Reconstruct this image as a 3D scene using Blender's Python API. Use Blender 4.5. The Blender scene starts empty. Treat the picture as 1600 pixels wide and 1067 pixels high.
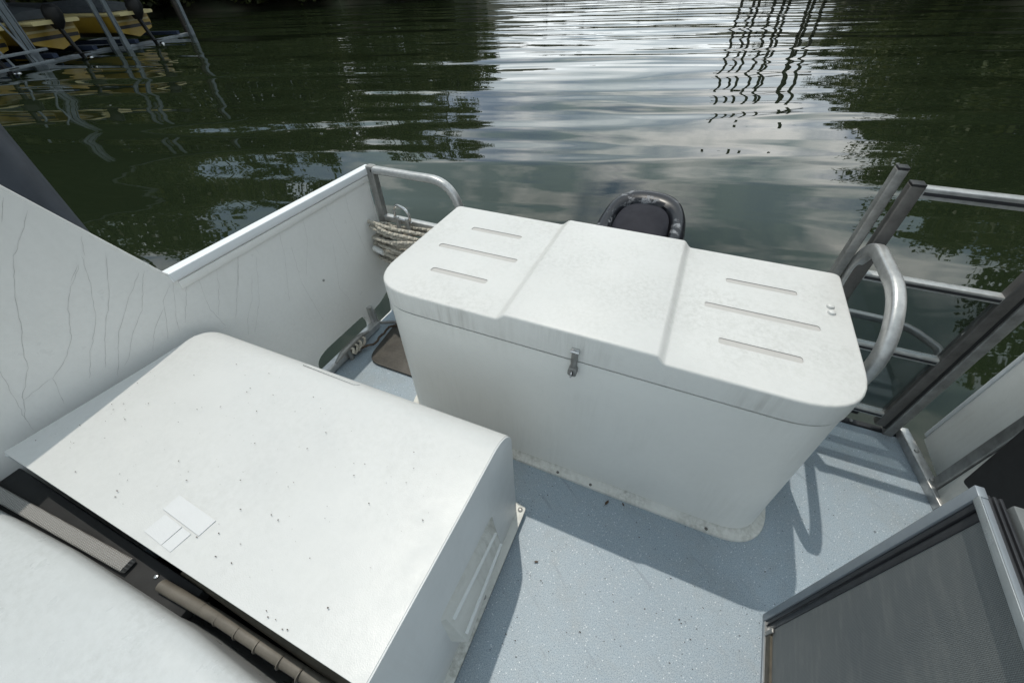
import bpy, bmesh, math, random
from mathutils import Vector, Matrix
from mathutils.geometry import tessellate_polygon
random.seed(7)
R = math.radians
SC = bpy.context.scene
COL = SC.collection
U = 1.6                      # metres per modelling unit on the boat (camera eye height above the deck)
WATER = -0.45

# ------------------------------------------------------------------ camera, sky, sun, exposure
cam = bpy.data.cameras.new('camera'); camo = bpy.data.objects.new('camera', cam); COL.objects.link(camo)
yaw, pit, rol = R(-24.8057), R(43.4874), R(-1.6995)
fw = Vector((math.sin(yaw)*math.cos(pit), math.cos(yaw)*math.cos(pit), -math.sin(pit)))
rt = Vector((math.cos(yaw), -math.sin(yaw), 0)); up = rt.cross(fw)
rt, up = math.cos(rol)*rt + math.sin(rol)*up, -math.sin(rol)*rt + math.cos(rol)*up
m4 = Matrix((rt, up, -fw)).transposed().to_4x4(); m4.translation = Vector((0, 0, U))
camo.matrix_world = m4
cam.sensor_width = 36.0; cam.lens = 619.5/1600*36.0; cam.clip_start = 0.02; cam.clip_end = 3000
SC.camera = camo

TOSUN = Vector((-0.183, 0.295, 1.0)).normalized()
SUN_EL = math.asin(TOSUN.z); SUN_ROT = math.atan2(TOSUN.x, TOSUN.y)
world = bpy.data.worlds.new('World'); SC.world = world; world.use_nodes = True
wn = world.node_tree; wn.nodes.clear()
def wnode(t, **k):
    n = wn.nodes.new(t)
    for a, b in k.items(): setattr(n, a, b)
    return n
sky = wnode('ShaderNodeTexSky', sky_type='NISHITA', sun_disc=False, sun_elevation=SUN_EL, sun_rotation=SUN_ROT)
tc = wnode('ShaderNodeTexCoord'); mp = wnode('ShaderNodeMapping')
mp.inputs['Scale'].default_value = (1.0, 1.0, 2.2)
no = wnode('ShaderNodeTexNoise'); no.inputs['Scale'].default_value = 2.6; no.inputs['Detail'].default_value = 7; no.inputs['Roughness'].default_value = 0.58
no.inputs['Distortion'].default_value = 0.25
rp = wnode('ShaderNodeValToRGB'); rp.color_ramp.elements[0].position = 0.36; rp.color_ramp.elements[1].position = 0.56
no2 = wnode('ShaderNodeTexNoise'); no2.inputs['Scale'].default_value = 4.6; no2.inputs['Detail'].default_value = 7
rp2 = wnode('ShaderNodeValToRGB'); rp2.color_ramp.elements[0].position = 0.46; rp2.color_ramp.elements[1].position = 0.70
rp2.color_ramp.elements[0].color = (5.0, 6.5, 6.9, 1); rp2.color_ramp.elements[1].color = (19.5, 19.3, 18.6, 1)
mx = wnode('ShaderNodeMix', data_type='RGBA')
bg = wnode('ShaderNodeBackground'); bg.inputs['Strength'].default_value = 0.105
wo = wnode('ShaderNodeOutputWorld')
L = wn.links.new
L(tc.outputs['Generated'], mp.inputs['Vector']); L(mp.outputs['Vector'], no.inputs['Vector']); L(mp.outputs['Vector'], no2.inputs['Vector'])
L(no.outputs['Fac'], rp.inputs['Fac']); L(no2.outputs['Fac'], rp2.inputs['Fac'])
# the cloud deck thickens and pales towards the horizon, all the way round
sz = wnode('ShaderNodeSeparateXYZ'); L(tc.outputs['Generated'], sz.inputs[0])
hz = wnode('ShaderNodeValToRGB'); hz.color_ramp.elements[0].position = 0.06; hz.color_ramp.elements[0].color = (0.85, 0.85, 0.85, 1)
hz.color_ramp.elements[1].position = 0.30; hz.color_ramp.elements[1].color = (0, 0, 0, 1); L(sz.outputs['Z'], hz.inputs['Fac'])
hc_ = wnode('ShaderNodeMix', data_type='RGBA'); L(hz.outputs['Color'], hc_.inputs[0]); L(rp2.outputs['Color'], hc_.inputs[6]); hc_.inputs[7].default_value = (15.5, 16.2, 16.6, 1)
cv = wnode('ShaderNodeMath', operation='MAXIMUM'); L(rp.outputs['Color'], cv.inputs[0]); L(hz.outputs['Color'], cv.inputs[1])
L(cv.outputs[0], mx.inputs['Factor']); L(sky.outputs['Color'], mx.inputs[6]); L(hc_.outputs[2], mx.inputs[7])
L(mx.outputs[2], bg.inputs['Color']); L(bg.outputs['Background'], wo.inputs['Surface'])

sl = bpy.data.lights.new('sun', 'SUN'); so = bpy.data.objects.new('sun', sl); COL.objects.link(so)
sl.energy = 2.0; sl.angle = R(0.53); sl.color = (1.0, 0.945, 0.85)
so.rotation_euler = (-TOSUN).to_track_quat('-Z', 'Y').to_euler(); so.location = TOSUN*60

SC.view_settings.view_transform = 'Standard'; SC.view_settings.look = 'None'
SC.view_settings.exposure = 0.20; SC.view_settings.gamma = 1; SC.view_settings.use_curve_mapping = False
SC.render.engine = 'CYCLES'

# ------------------------------------------------------------------ materials
class MT:
    def __init__(s, name):
        s.m = bpy.data.materials.new(name); s.m.use_nodes = True; s.t = s.m.node_tree; s.t.nodes.clear()
        s.out = s.n('ShaderNodeOutputMaterial'); s.b = s.n('ShaderNodeBsdfPrincipled'); s.l(s.b.outputs[0], s.out.inputs[0])
        s.tc = s.n('ShaderNodeTexCoord')
    def n(s, t, **k):
        x = s.t.nodes.new(t)
        for a, b in k.items(): setattr(x, a, b)
        return x
    def l(s, a, b): s.t.links.new(a, b)
    def put(s, k, v): s.b.inputs[k].default_value = v
    def co(s, scale=(1, 1, 1), rot=(0, 0, 0)):
        g = s.n('ShaderNodeNewGeometry'); v = g.outputs['Position']      # turn first, then stretch
        if any(rot): mr = s.n('ShaderNodeMapping'); mr.inputs['Rotation'].default_value = rot; s.l(v, mr.inputs['Vector']); v = mr.outputs['Vector']
        mp = s.n('ShaderNodeMapping'); mp.inputs['Scale'].default_value = scale; s.l(v, mp.inputs['Vector']); return mp.outputs['Vector']
    def noise(s, vec, scale, det=4, rough=0.55, dist=0.0):
        x = s.n('ShaderNodeTexNoise'); s.l(vec, x.inputs['Vector'])
        x.inputs['Scale'].default_value = scale; x.inputs['Detail'].default_value = det; x.inputs['Roughness'].default_value = rough; x.inputs['Distortion'].default_value = dist
        return x.outputs['Fac']
    def voro(s, vec, scale, feature='F1', out='Distance', rnd=1.0):
        x = s.n('ShaderNodeTexVoronoi', feature=feature); s.l(vec, x.inputs['Vector']); x.inputs['Scale'].default_value = scale
        x.inputs['Randomness'].default_value = rnd
        return x.outputs[out]
    def ramp(s, fac, stops):
        x = s.n('ShaderNodeValToRGB'); e = x.color_ramp.elements
        while len(e) < len(stops): e.new(0.5)
        for i, (p, c) in enumerate(stops):
            e[i].position = p; e[i].color = (c, c, c, 1) if isinstance(c, (int, float)) else (*c, 1)
        s.l(fac, x.inputs['Fac']); return x.outputs['Color']
    def mix(s, fac, a, b, mode='MIX'):
        x = s.n('ShaderNodeMix', data_type='RGBA', blend_type=mode)
        for v, i in ((fac, 0), (a, 6), (b, 7)):
            if hasattr(v, 'default_value') or hasattr(v, 'is_linked'): s.l(v, x.inputs[i])
            elif i == 0: x.inputs[0].default_value = v
            else: x.inputs[i].default_value = (*v, 1)
        return x.outputs[2]
    def math(s, op, a, b=0.0, clamp=False):
        x = s.n('ShaderNodeMath', operation=op, use_clamp=clamp)
        for v, i in ((a, 0), (b, 1)):
            if isinstance(v, (int, float)): x.inputs[i].default_value = v
            else: s.l(v, x.inputs[i])
        return x.outputs[0]
    def bump(s, h, dist=0.001, strength=1.0):
        x = s.n('ShaderNodeBump'); x.inputs['Distance'].default_value = dist; x.inputs['Strength'].default_value = strength
        s.l(h, x.inputs['Height']); s.l(x.outputs[0], s.b.inputs['Normal'])
    def sep(s, vec):
        x = s.n('ShaderNodeSeparateXYZ'); s.l(vec, x.inputs[0]); return x.outputs

def frp(name, base, rough=0.42, mottle=0.10, speck=0.0, streak=0.0, grime=(0.33, 0.31, 0.26), top_mottle=0.0):
    t = MT(name); v = t.co()
    col = t.mix(t.ramp(t.noise(v, 3.0, 5, 0.6), [(0.3, 0.0), (0.75, 1.0)]), base, tuple(c*(1-mottle) for c in base))
    col = t.mix(t.ramp(t.noise(v, 55, 4, 0.7), [(0.42, 0.0), (0.75, 0.35)]), col, tuple(c*(1-mottle*1.6) for c in base))
    if top_mottle:
        f = t.math('MULTIPLY', t.ramp(t.noise(v, 62, 7, 0.72), [(0.42, 0.0), (0.72, 1.0)]), t.ramp(t.noise(v, 4.2, 4, 0.6), [(0.36, 0.12), (0.68, 1.0)]))
        col = t.mix(t.math('MULTIPLY', f, top_mottle), col, tuple(b*g for b, g in zip(base, (0.72, 0.72, 0.70))))
    if streak:
        f = t.math('MULTIPLY', t.ramp(t.noise(t.co((60, 60, 4.5)), 1.0, 5, 0.65), [(0.38, 0.0), (0.8, 1.0)]), t.ramp(t.noise(v, 3.2, 3), [(0.44, 0.0), (0.62, 1.0)]))
        col = t.mix(t.math('MULTIPLY', f, streak, True), col, grime)
    if speck:
        for sc_, th, c in ((19, 0.016, (0.10, 0.07, 0.05)), (57, 0.045, (0.30, 0.27, 0.23)), (130, 0.09, (0.42, 0.41, 0.38))):
            d = t.math('ADD', t.voro(v, sc_), t.math('MULTIPLY', t.noise(v, 130, 3), 0.085))
            gate = t.ramp(t.noise(v, 7.0, 2), [(0.50, 0.0), (0.70, 1.0)])
            f = t.math('MULTIPLY', t.ramp(d, [(th+0.02, 1.0), (th+0.045, 0.0)]), gate)
            col = t.mix(t.math('MULTIPLY', f, speck), col, c)
    t.l(col, t.b.inputs['Base Color'])
    t.l(t.ramp(t.noise(v, 14, 4), [(0.3, rough-0.06), (0.7, rough+0.12)]), t.b.inputs['Roughness'])
    t.bump(t.math('ADD', t.noise(v, 420, 2), t.math('MULTIPLY', t.noise(v, 9, 3), 4.0)), 0.0006, 0.5)
    return t.m

M = {}  # gelcoat bases: dirty sunlit tops darker, shaded sides lightened to lift their shade
M['lid'] = frp('locker_lid_gelcoat', (0.59, 0.59, 0.575), 0.4, 0.06, 0.25, 0.0, top_mottle=0.95)
M['locker'] = frp('locker_gelcoat', (0.80, 0.80, 0.765), 0.36, 0.06, 0.0, 0.14, grime=(0.34, 0.33, 0.27))
M['lidside'] = frp('locker_lid_side_gelcoat', (0.73, 0.73, 0.70), 0.42, 0.08, 0.0, 0.5, grime=(0.30, 0.285, 0.25))
M['hatch'] = frp('hatch_gelcoat', (0.555, 0.56, 0.552), 0.36, 0.05, 0.5, 0.0, top_mottle=0.35)
M['hatchside'] = frp('hatch_side_gelcoat', (0.66, 0.675, 0.675), 0.34, 0.05, 0.15, 0.15)
M['wall'] = frp('bulwark_gelcoat', (0.79, 0.785, 0.76), 0.33, 0.07, 0.10, 0.08, grime=(0.50, 0.47, 0.41), top_mottle=0.22)
M['slab'] = frp('bulkhead_gelcoat', (0.52, 0.54, 0.545), 0.3, 0.10, 0.2, 0.0, top_mottle=0.7)
M['flange'] = frp('flange_gelcoat', (0.70, 0.70, 0.66), 0.45, 0.14, 0.5, 0.9, grime=(0.2, 0.19, 0.15))
M['rightwall'] = frp('side_panel_gelcoat', (0.72, 0.74, 0.72), 0.4, 0.1, 0.5, 0.2)
M['patch'] = frp('patch_white', (0.575, 0.583, 0.588), 0.5, 0.04, 0.35, 0.0)

def plain(name, base, rough, metal=0.0, var=0.15, nscale=30, bump=0.0, spec=0.5):
    t = MT(name); v = t.co()
    c = t.mix(t.ramp(t.noise(v, nscale, 5, 0.65), [(0.3, 0.0), (0.72, 1.0)]), base, tuple(x*(1-var) for x in base))
    t.l(c, t.b.inputs['Base Color']); t.put('Metallic', metal); t.put('Specular IOR Level', spec)
    t.l(t.ramp(t.noise(v, nscale*0.7, 4), [(0.3, max(0.03, rough-0.08)), (0.7, rough+0.1)]), t.b.inputs['Roughness'])
    if bump: t.bump(t.noise(v, nscale*5, 3), bump, 0.6)
    return t.m
M['alu'] = plain('brushed_aluminium', (0.56, 0.56, 0.55), 0.36, 0.65, 0.3, 40, 0.0004)
M['alu_dull'] = plain('oxidised_aluminium', (0.38, 0.375, 0.36), 0.45, 0.55, 0.45, 24, 0.0004)
M['alu_dark'] = plain('weathered_dark_aluminium', (0.19, 0.18, 0.17), 0.5, 0.55, 0.4, 22, 0.0004)
M['steel'] = plain('polished_steel', (0.62, 0.62, 0.62), 0.18, 1.0, 0.15, 30)
M['capwhite'] = plain('white_cap_trim', (0.76, 0.78, 0.80), 0.35, 0.0, 0.06, 12)
M['black'] = plain('black_plastic', (0.012, 0.012, 0.013), 0.5, 0, 0.3, 30)
M['rubber'] = plain('black_rubber', (0.02, 0.02, 0.02), 0.65, 0, 0.3, 50)
M['gap_shade'] = plain('interior_shade', (0.012, 0.013, 0.014), 0.7, 0, 0.4, 12)  # black painted in for the shade under the cover and in the gap
M['batten'] = plain('brown_plywood_edge', (0.10, 0.085, 0.06), 0.7, 0, 0.5, 25, 0.001)
M['hose'] = plain('tan_hose', (0.155, 0.14, 0.115), 0.55, 0, 0.35, 20)
M['doorframe'] = plain('grey_door_frame', (0.28, 0.31, 0.34), 0.38, 0.35, 0.15, 18)
M['doortrim'] = plain('bright_door_trim', (0.55, 0.57, 0.58), 0.3, 0.8, 0.2, 18)
M['gasket'] = plain('dark_gasket', (0.035, 0.036, 0.04), 0.45, 0.2, 0.3, 25)
M['greypanel'] = plain('grey_glass_panel', (0.16, 0.17, 0.17), 0.4, 0, 0.2, 10)
M['mat'] = plain('brown_rubber_mat', (0.075, 0.068, 0.058), 0.6, 0, 0.55, 16, 0.002)
M['tape'] = plain('white_tape', (0.72, 0.72, 0.70), 0.5, 0, 0.1, 40)
M['leaf_dead'] = plain('dead_leaf', (0.085, 0.05, 0.03), 0.7, 0, 0.5, 90)
M['crumb'] = plain('debris', (0.075, 0.052, 0.036), 0.8, 0, 0.5, 200)
M['piling'] = plain('blue_grey_piling_sleeve', (0.075, 0.085, 0.105), 0.45, 0.0, 0.35, 7, 0.001)
M['chain'] = plain('rusty_chain', (0.12, 0.085, 0.06), 0.6, 0.4, 0.5, 120)
M['hull'] = plain('hull_paint', (0.45, 0.46, 0.47), 0.35, 0, 0.1, 6)

# rope
t = MT('weathered_rope'); v = t.co()
c = t.mix(t.ramp(t.noise(v, 90, 4, 0.7), [(0.3, 0.0), (0.7, 1.0)]), (0.58, 0.54, 0.46), (0.33, 0.30, 0.25))
t.l(c, t.b.inputs['Base Color']); t.put('Roughness', 0.85); t.bump(t.noise(v, 700, 2), 0.002, 0.8); M['rope'] = t.m

# deck: blue grey non-skid with light and dark flecks
t = MT('blue_grey_nonskid'); v = t.co()
c = t.mix(t.ramp(t.noise(v, 2.2, 5, 0.6), [(0.3, 0.0), (0.75, 1.0)]), (0.35, 0.42, 0.475), (0.30, 0.365, 0.42))
c = t.mix(t.ramp(t.noise(v, 16, 4, 0.65), [(0.45, 0.0), (0.8, 0.5)]), c, (0.35, 0.38, 0.40))
c = t.mix(t.ramp(t.noise(v, 330, 2, 0.6), [(0.50, 0.0), (0.64, 0.75)]), c, (0.15, 0.19, 0.235))
c = t.mix(t.ramp(t.noise(v, 260, 2, 0.6), [(0.58, 0.0), (0.68, 0.6)]), c, (0.55, 0.60, 0.64))
c = t.mix(t.ramp(t.voro(v, 75), [(0.08, 1.0), (0.15, 0.0)]), c, (0.72, 0.76, 0.79))
c = t.mix(t.math('MULTIPLY', t.ramp(t.voro(v, 48), [(0.07, 0.9), (0.13, 0.0)]), t.ramp(t.noise(v, 9, 2), [(0.45, 0.0), (0.55, 1.0)])), c, (0.07, 0.08, 0.09))
t.l(c, t.b.inputs['Base Color']); st = t.math('MULTIPLY', t.ramp(t.noise(v, 3.4, 6, 0.7, 0.4), [(0.52, 0.0), (0.70, 1.0)]), t.ramp(t.noise(v, 30, 3), [(0.3, 0.3), (0.7, 1.0)]))
c = t.mix(t.math('MULTIPLY', st, 0.42), c, (0.24, 0.235, 0.21))
sc2 = t.ramp(t.noise(t.co((2, 26, 1), (0, 0, R(35))), 2.0, 3), [(0.62, 0.0), (0.72, 0.4)]); c = t.mix(sc2, c, (0.19, 0.22, 0.25))
t.l(c, t.b.inputs['Base Color']); t.put('Roughness', 0.42)
t.bump(t.noise(v, 300, 3, 0.7), 0.0016, 0.7); M['deck'] = t.m

# diamond tread
t = MT('knurled_tread'); v = t.co()
w1 = t.n('ShaderNodeTexWave', wave_type='BANDS', bands_direction='X'); w1.inputs['Scale'].default_value = 64
w2 = t.n('ShaderNodeTexWave', wave_type='BANDS', bands_direction='X'); w2.inputs['Scale'].default_value = 64
t.l(t.co((1, 1, 0), (0, 0, R(38))), w1.inputs[0]); t.l(t.co((1, 1, 0), (0, 0, R(-38))), w2.inputs[0])
h = t.math('MULTIPLY', w1.outputs['Fac'], w2.outputs['Fac'])
t.l(t.mix(t.ramp(h, [(0.05, 0.0), (0.4, 1.0)]), (0.24, 0.23, 0.22), (0.46, 0.45, 0.43)), t.b.inputs['Base Color'])
t.put('Roughness', 0.5); t.put('Metallic', 0.25); t.bump(h, 0.003, 0.8); M['tread'] = t.m

# insect screen
t = MT('insect_screen'); v = t.co()
w1 = t.n('ShaderNodeTexWave', wave_type='BANDS', bands_direction='Y'); w1.inputs['Scale'].default_value = 118
w2 = t.n('ShaderNodeTexWave', wave_type='BANDS', bands_direction='Z'); w2.inputs['Scale'].default_value = 118
t.l(v, w1.inputs[0]); t.l(v, w2.inputs[0])
h = t.math('MAXIMUM', w1.outputs['Fac'], w2.outputs['Fac'])
c = t.mix(t.ramp(h, [(0.72, 0.0), (0.92, 1.0)]), (0.045, 0.05, 0.052), (0.20, 0.215, 0.22))
c = t.mix(t.ramp(t.noise(v, 3.5, 4), [(0.35, 0.0), (0.7, 0.5)]), c, (0.19, 0.195, 0.185))
c = t.mix(t.ramp(t.noise(t.co((1, 3, 14)), 3.0, 4, 0.6), [(0.5, 0.0), (0.75, 0.3)]), c, (0.26, 0.26, 0.24))
t.l(c, t.b.inputs['Base Color']); t.put('Roughness', 0.55); t.bump(h, 0.0008, 0.5); M['screen'] = t.m

# outboard cowl: charcoal with chalky worn patches
t = MT('worn_cowl'); v = t.co()
f = t.ramp(t.noise(v, 9, 6, 0.7, 0.6), [(0.535, 0.0), (0.60, 0.8)])
f = t.math('MULTIPLY', f, t.ramp(t.noise(v, 120, 3, 0.7), [(0.35, 0.35), (0.6, 1.0)]))
t.l(t.mix(f, (0.016, 0.017, 0.021), (0.30, 0.31, 0.33)), t.b.inputs['Base Color'])
t.put('Specular IOR Level', 0.3); t.l(t.ramp(f, [(0.0, 0.30), (1.0, 0.75)]), t.b.inputs['Roughness']); M['cowl'] = t.m
M['cowl_panel'] = plain('cowl_inner_panel', (0.020, 0.020, 0.027), 0.6, 0, 0.3, 18, spec=0.12)

# tinted sheet added to the gate to cast a shaded strip on deck
t = MT('gate_shadow_tint'); tr = t.n('ShaderNodeBsdfTransparent'); tr.inputs[0].default_value = (0.64, 0.67, 0.68, 1)
gl = t.n('ShaderNodeBsdfGlossy'); gl.inputs['Roughness'].default_value = 0.05
fr = t.n('ShaderNodeFresnel'); fr.inputs[0].default_value = 1.45; ms = t.n('ShaderNodeMixShader')
t.l(t.math('MULTIPLY', fr.outputs[0], 0.35), ms.inputs[0]); t.l(tr.outputs[0], ms.inputs[1]); t.l(gl.outputs[0], ms.inputs[2]); t.l(ms.outputs[0], t.out.inputs[0])
M['gate_tint'] = t.m

# water: murky green with gentle ripples
t = MT('lake_water')
t.put('Base Color', (0.0110, 0.0165, 0.0080, 1)); t.put('Roughness', 0.015); t.put('IOR', 1.36); t.put('Specular IOR Level', 0.62)
AZ = R(-20)
swell = t.noise(t.co((0.14, 0.64, 1), (0, 0, AZ)), 1.0, 1, 0.35, 0.35)
swell2 = t.noise(t.co((0.10, 0.42, 1), (0, 0, AZ-R(14))), 1.0, 1, 0.3, 0.2)
rip = t.noise(t.co((0.55, 2.6, 1), (0, 0, AZ+R(9))), 1.0, 1, 0.4, 0.3)
fine = t.noise(t.co((3.0, 9.0, 1), (0, 0, AZ-R(10))), 1.0, 1, 0.5, 0.2)
patch = t.ramp(t.noise(t.co((0.04, 0.10, 1), (0, 0, AZ)), 1.0, 2), [(0.40, 0.15), (0.65, 1.0)])
pos = t.sep(t.co((1, 1, 1), (0, 0, R(-24.8))))
far = t.ramp(t.math('DIVIDE', pos[1], 40.0), [(0.06, 0.22), (0.15, 0.8), (0.5, 1.0)])
h = t.math('ADD', t.math('MULTIPLY', swell, t.math('MULTIPLY', far, 0.165)), t.math('MULTIPLY', swell2, 0.085))
h = t.math('ADD', h, t.math('MULTIPLY', t.math('MULTIPLY', rip, patch), t.math('MULTIPLY', far, 0.020)))
h = t.math('ADD', h, t.math('MULTIPLY', t.math('MULTIPLY', fine, patch), t.math('MULTIPLY', far, 0.0011)))
t.bump(h, 1.0, 1.0); M['water'] = t.m

# land and plants
t = MT('bank_soil'); v = t.co()
c = t.mix(t.ramp(t.noise(v, 0.5, 6, 0.65), [(0.35, 0.0), (0.65, 1.0)]), (0.028, 0.036, 0.014), (0.045, 0.038, 0.022))
t.l(c, t.b.inputs['Base Color']); t.put('Roughness', 0.95); M['bank'] = t.m
def leafmat(name, a, b):
    t = MT(name); v = t.co()
    oi = t.n('ShaderNodeObjectInfo')
    c = t.mix(t.ramp(t.noise(v, 0.9, 3, 0.6), [(0.35, 0.0), (0.7, 1.0)]), a, b)
    c = t.mix(t.math('MULTIPLY', oi.outputs['Random'], 0.5), c, (0.07, 0.075, 0.02))
    t.l(c, t.b.inputs['Base Color']); t.put('Roughness', 0.6)
    tl = t.n('ShaderNodeBsdfTranslucent'); t.l(c, tl.inputs[0]); ms = t.n('ShaderNodeMixShader'); ms.inputs[0].default_value = 0.35
    t.l(t.b.outputs[0], ms.inputs[1]); t.l(tl.outputs[0], ms.inputs[2]); t.l(ms.outputs[0], t.out.inputs[0]); return t.m
M['leaves'] = leafmat('leaves_green', (0.055, 0.076, 0.022), (0.105, 0.112, 0.032))
M['bark'] = plain('bark', (0.06, 0.05, 0.04), 0.9, 0, 0.5, 6)
# far boats and dock
M['yellow'] = plain('yellow_gelcoat', (0.42, 0.27, 0.035), 0.35, 0, 0.2, 3)
M['cream'] = plain('cream_gelcoat', (0.62, 0.52, 0.25), 0.35, 0, 0.1, 3)
M['cover'] = plain('grey_boat_cover', (0.055, 0.065, 0.075), 0.8, 0, 0.3, 5)
M['bunk'] = plain('blue_carpet_bunk', (0.03, 0.045, 0.085), 0.9, 0, 0.3, 8)
M['galv'] = plain('galvanised_steel', (0.26, 0.29, 0.31), 0.5, 0.3, 0.3, 5)
M['dockwood'] = plain('dock_wood', (0.07, 0.06, 0.05), 0.9, 0, 0.4, 4)
M['roofmetal'] = plain('dock_roof_metal', (0.10, 0.11, 0.11), 0.6, 0.3, 0.3, 2)

# ------------------------------------------------------------------ mesh helpers (boat parts are modelled in U units)
WL = {}
def setp(o, label=None, cat=None, group=None, kind=None):
    if label: o['label'] = label
    if cat: o['category'] = cat
    if group: o['group'] = group
    if kind: o['kind'] = kind
    return o
def thing(name, label, cat, loc=(0, 0, 0), group=None, s=U):
    o = bpy.data.objects.new(name, None); COL.objects.link(o); o.empty_display_size = 0.1
    w = Vector(loc)*s; o.location = w; WL[o] = w
    return setp(o, label, cat, group)
def obj(name, bm, mat, parent=None, s=U, bev=0.0, seg=2, smooth=32, origin=None):
    mats = mat if isinstance(mat, (list, tuple)) else [mat]
    bmesh.ops.remove_doubles(bm, verts=bm.verts, dist=1e-6)
    bmesh.ops.recalc_face_normals(bm, faces=bm.faces)
    if bev:
        es = [e for e in bm.edges if len(e.link_faces) == 2 and e.calc_face_angle(0) > R(38)]
        if es: bmesh.ops.bevel(bm, geom=es, offset=bev, segments=seg, profile=0.5, affect='EDGES', clamp_overlap=True)
    w = WL[parent] if parent is not None else (Vector(origin)*s if origin else Vector((0, 0, 0)))
    for v in bm.verts: v.co = v.co*s - w
    me = bpy.data.meshes.new(name); bm.to_mesh(me); bm.free()
    for m in mats: me.materials.append(m)
    for p in me.polygons: p.use_smooth = True
    me.set_sharp_from_angle(angle=R(smooth))
    o = bpy.data.objects.new(name, me); COL.objects.link(o)
    if parent is not None: o.parent = parent; WL[o] = w
    else: o.location = w; WL[o] = w
    return o
def B(): return bmesh.new()
def box(bm, x0, x1, y0, y1, z0, z1):
    vs = [bm.verts.new((x, y, z)) for x in (x0, x1) for y in (y0, y1) for z in (z0, z1)]
    for f in ((0, 1, 3, 2), (4, 6, 7, 5), (0, 4, 5, 1), (2, 3, 7, 6), (0, 2, 6, 4), (1, 5, 7, 3)): bm.faces.new([vs[i] for i in f])
def fillet(pts, r, n=6):
    pts = [Vector(p) for p in pts]; out = [pts[0]]
    for i in range(1, len(pts)-1):
        a, b, c = pts[i-1], pts[i], pts[i+1]
        d1 = (a-b); d2 = (c-b); rr = min(r, d1.length*0.49, d2.length*0.49)
        p, q = b+d1.normalized()*rr, b+d2.normalized()*rr
        for k in range(n+1):
            s = k/n; out.append(p*(1-s)**2 + b*2*s*(1-s) + q*s*s)
    out.append(pts[-1]); return out
def sweep(bm, pts, sec, ref=Vector((0, 0, 1)), closed=False, twist=None):
    """sec: list of (a,b) offsets along side and 'up' axes"""
    pts = [Vector(p) for p in pts]; n = len(pts); rings = []
    for i, p in enumerate(pts):
        if closed: d = pts[(i+1) % n]-pts[i-1]
        else: d = (pts[min(i+1, n-1)]-pts[max(i-1, 0)])
        d.normalize(); r_ = ref
        if abs(d.dot(r_)) > 0.97: r_ = Vector((1, 0, 0)) if abs(d.x) < 0.9 else Vector((0, 1, 0))
        s = d.cross(r_).normalized(); u = s.cross(d).normalized()
        tw = twist(i) if twist else 0.0
        ring = []
        for a, b in (sec(i) if callable(sec) else sec):
            a2, b2 = a*math.cos(tw)-b*math.sin(tw), a*math.sin(tw)+b*math.cos(tw)
            ring.append(bm.verts.new(p+s*a2+u*b2))
        rings.append(ring)
    m = len(rings[0])
    for i in range(n if closed else n-1):
        A, C = rings[i], rings[(i+1) % n]
        for j in range(m): bm.faces.new((A[j], A[(j+1) % m], C[(j+1) % m], C[j]))
    if not closed:
        bm.faces.new(rings[0][::-1]); bm.faces.new(rings[-1])
def circ(r, n=12): return [(r*math.cos(2*math.pi*k/n), r*math.sin(2*math.pi*k/n)) for k in range(n)]
def rrect(w, h, r=0.004, n=3):
    out = []
    for cx, cy, a0 in ((w/2-r, h/2-r, 0), (-w/2+r, h/2-r, 90), (-w/2+r, -h/2+r, 180), (w/2-r, -h/2+r, 270)):
        for k in range(n+1):
            a = R(a0+90*k/n); out.append((cx+r*math.cos(a), cy+r*math.sin(a)))
    return out
def tube(bm, a, b, r, n=12): sweep(bm, [a, b], circ(r, n), Vector((0.13, 0.3, 0.94)))
def bar(bm, a, b, w, h, ref=Vector((0, 0, 1)), r=0.003): sweep(bm, [a, b], rrect(w, h, min(r, w*0.3, h*0.3)), ref)
def plate(bm, loops, to3, w0, w1):
    """flat plate with holes; loops of (u,v); to3(u,v,w)->xyz"""
    flat = [p for lp in loops for p in lp]
    tris = tessellate_polygon([[Vector((p[0], p[1], 0)) for p in lp] for lp in loops])
    A = [bm.verts.new(to3(p[0], p[1], w0)) for p in flat]; Bv = [bm.verts.new(to3(p[0], p[1], w1)) for p in flat]
    for t_ in tris:
        try: bm.faces.new([A[i] for i in t_]); bm.faces.new([Bv[i] for i in reversed(t_)])
        except ValueError: pass
    k = 0
    for lp in loops:
        n = len(lp)
        for i in range(n):
            a, b = k+i, k+(i+1) % n; bm.faces.new((A[a], A[b], Bv[b], Bv[a]))
        k += n
def rloop(pts, r, n=5):
    """closed 2D loop with rounded corners; r may be a list"""
    out = []; N = len(pts)
    for i in range(N):
        a, b, c = Vector(pts[i-1]), Vector(pts[i]), Vector(pts[(i+1) % N]); ri = r[i] if isinstance(r, (list, tuple)) else r
        if ri <= 0: out.append(tuple(b)); continue
        d1, d2 = (a-b), (c-b); rr = min(ri, d1.length*0.49, d2.length*0.49); p, q = b+d1.normalized()*rr, b+d2.normalized()*rr
        for k in range(n+1):
            s = k/n; out.append(tuple(p*(1-s)**2 + b*2*s*(1-s) + q*s*s))
    return out
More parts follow.
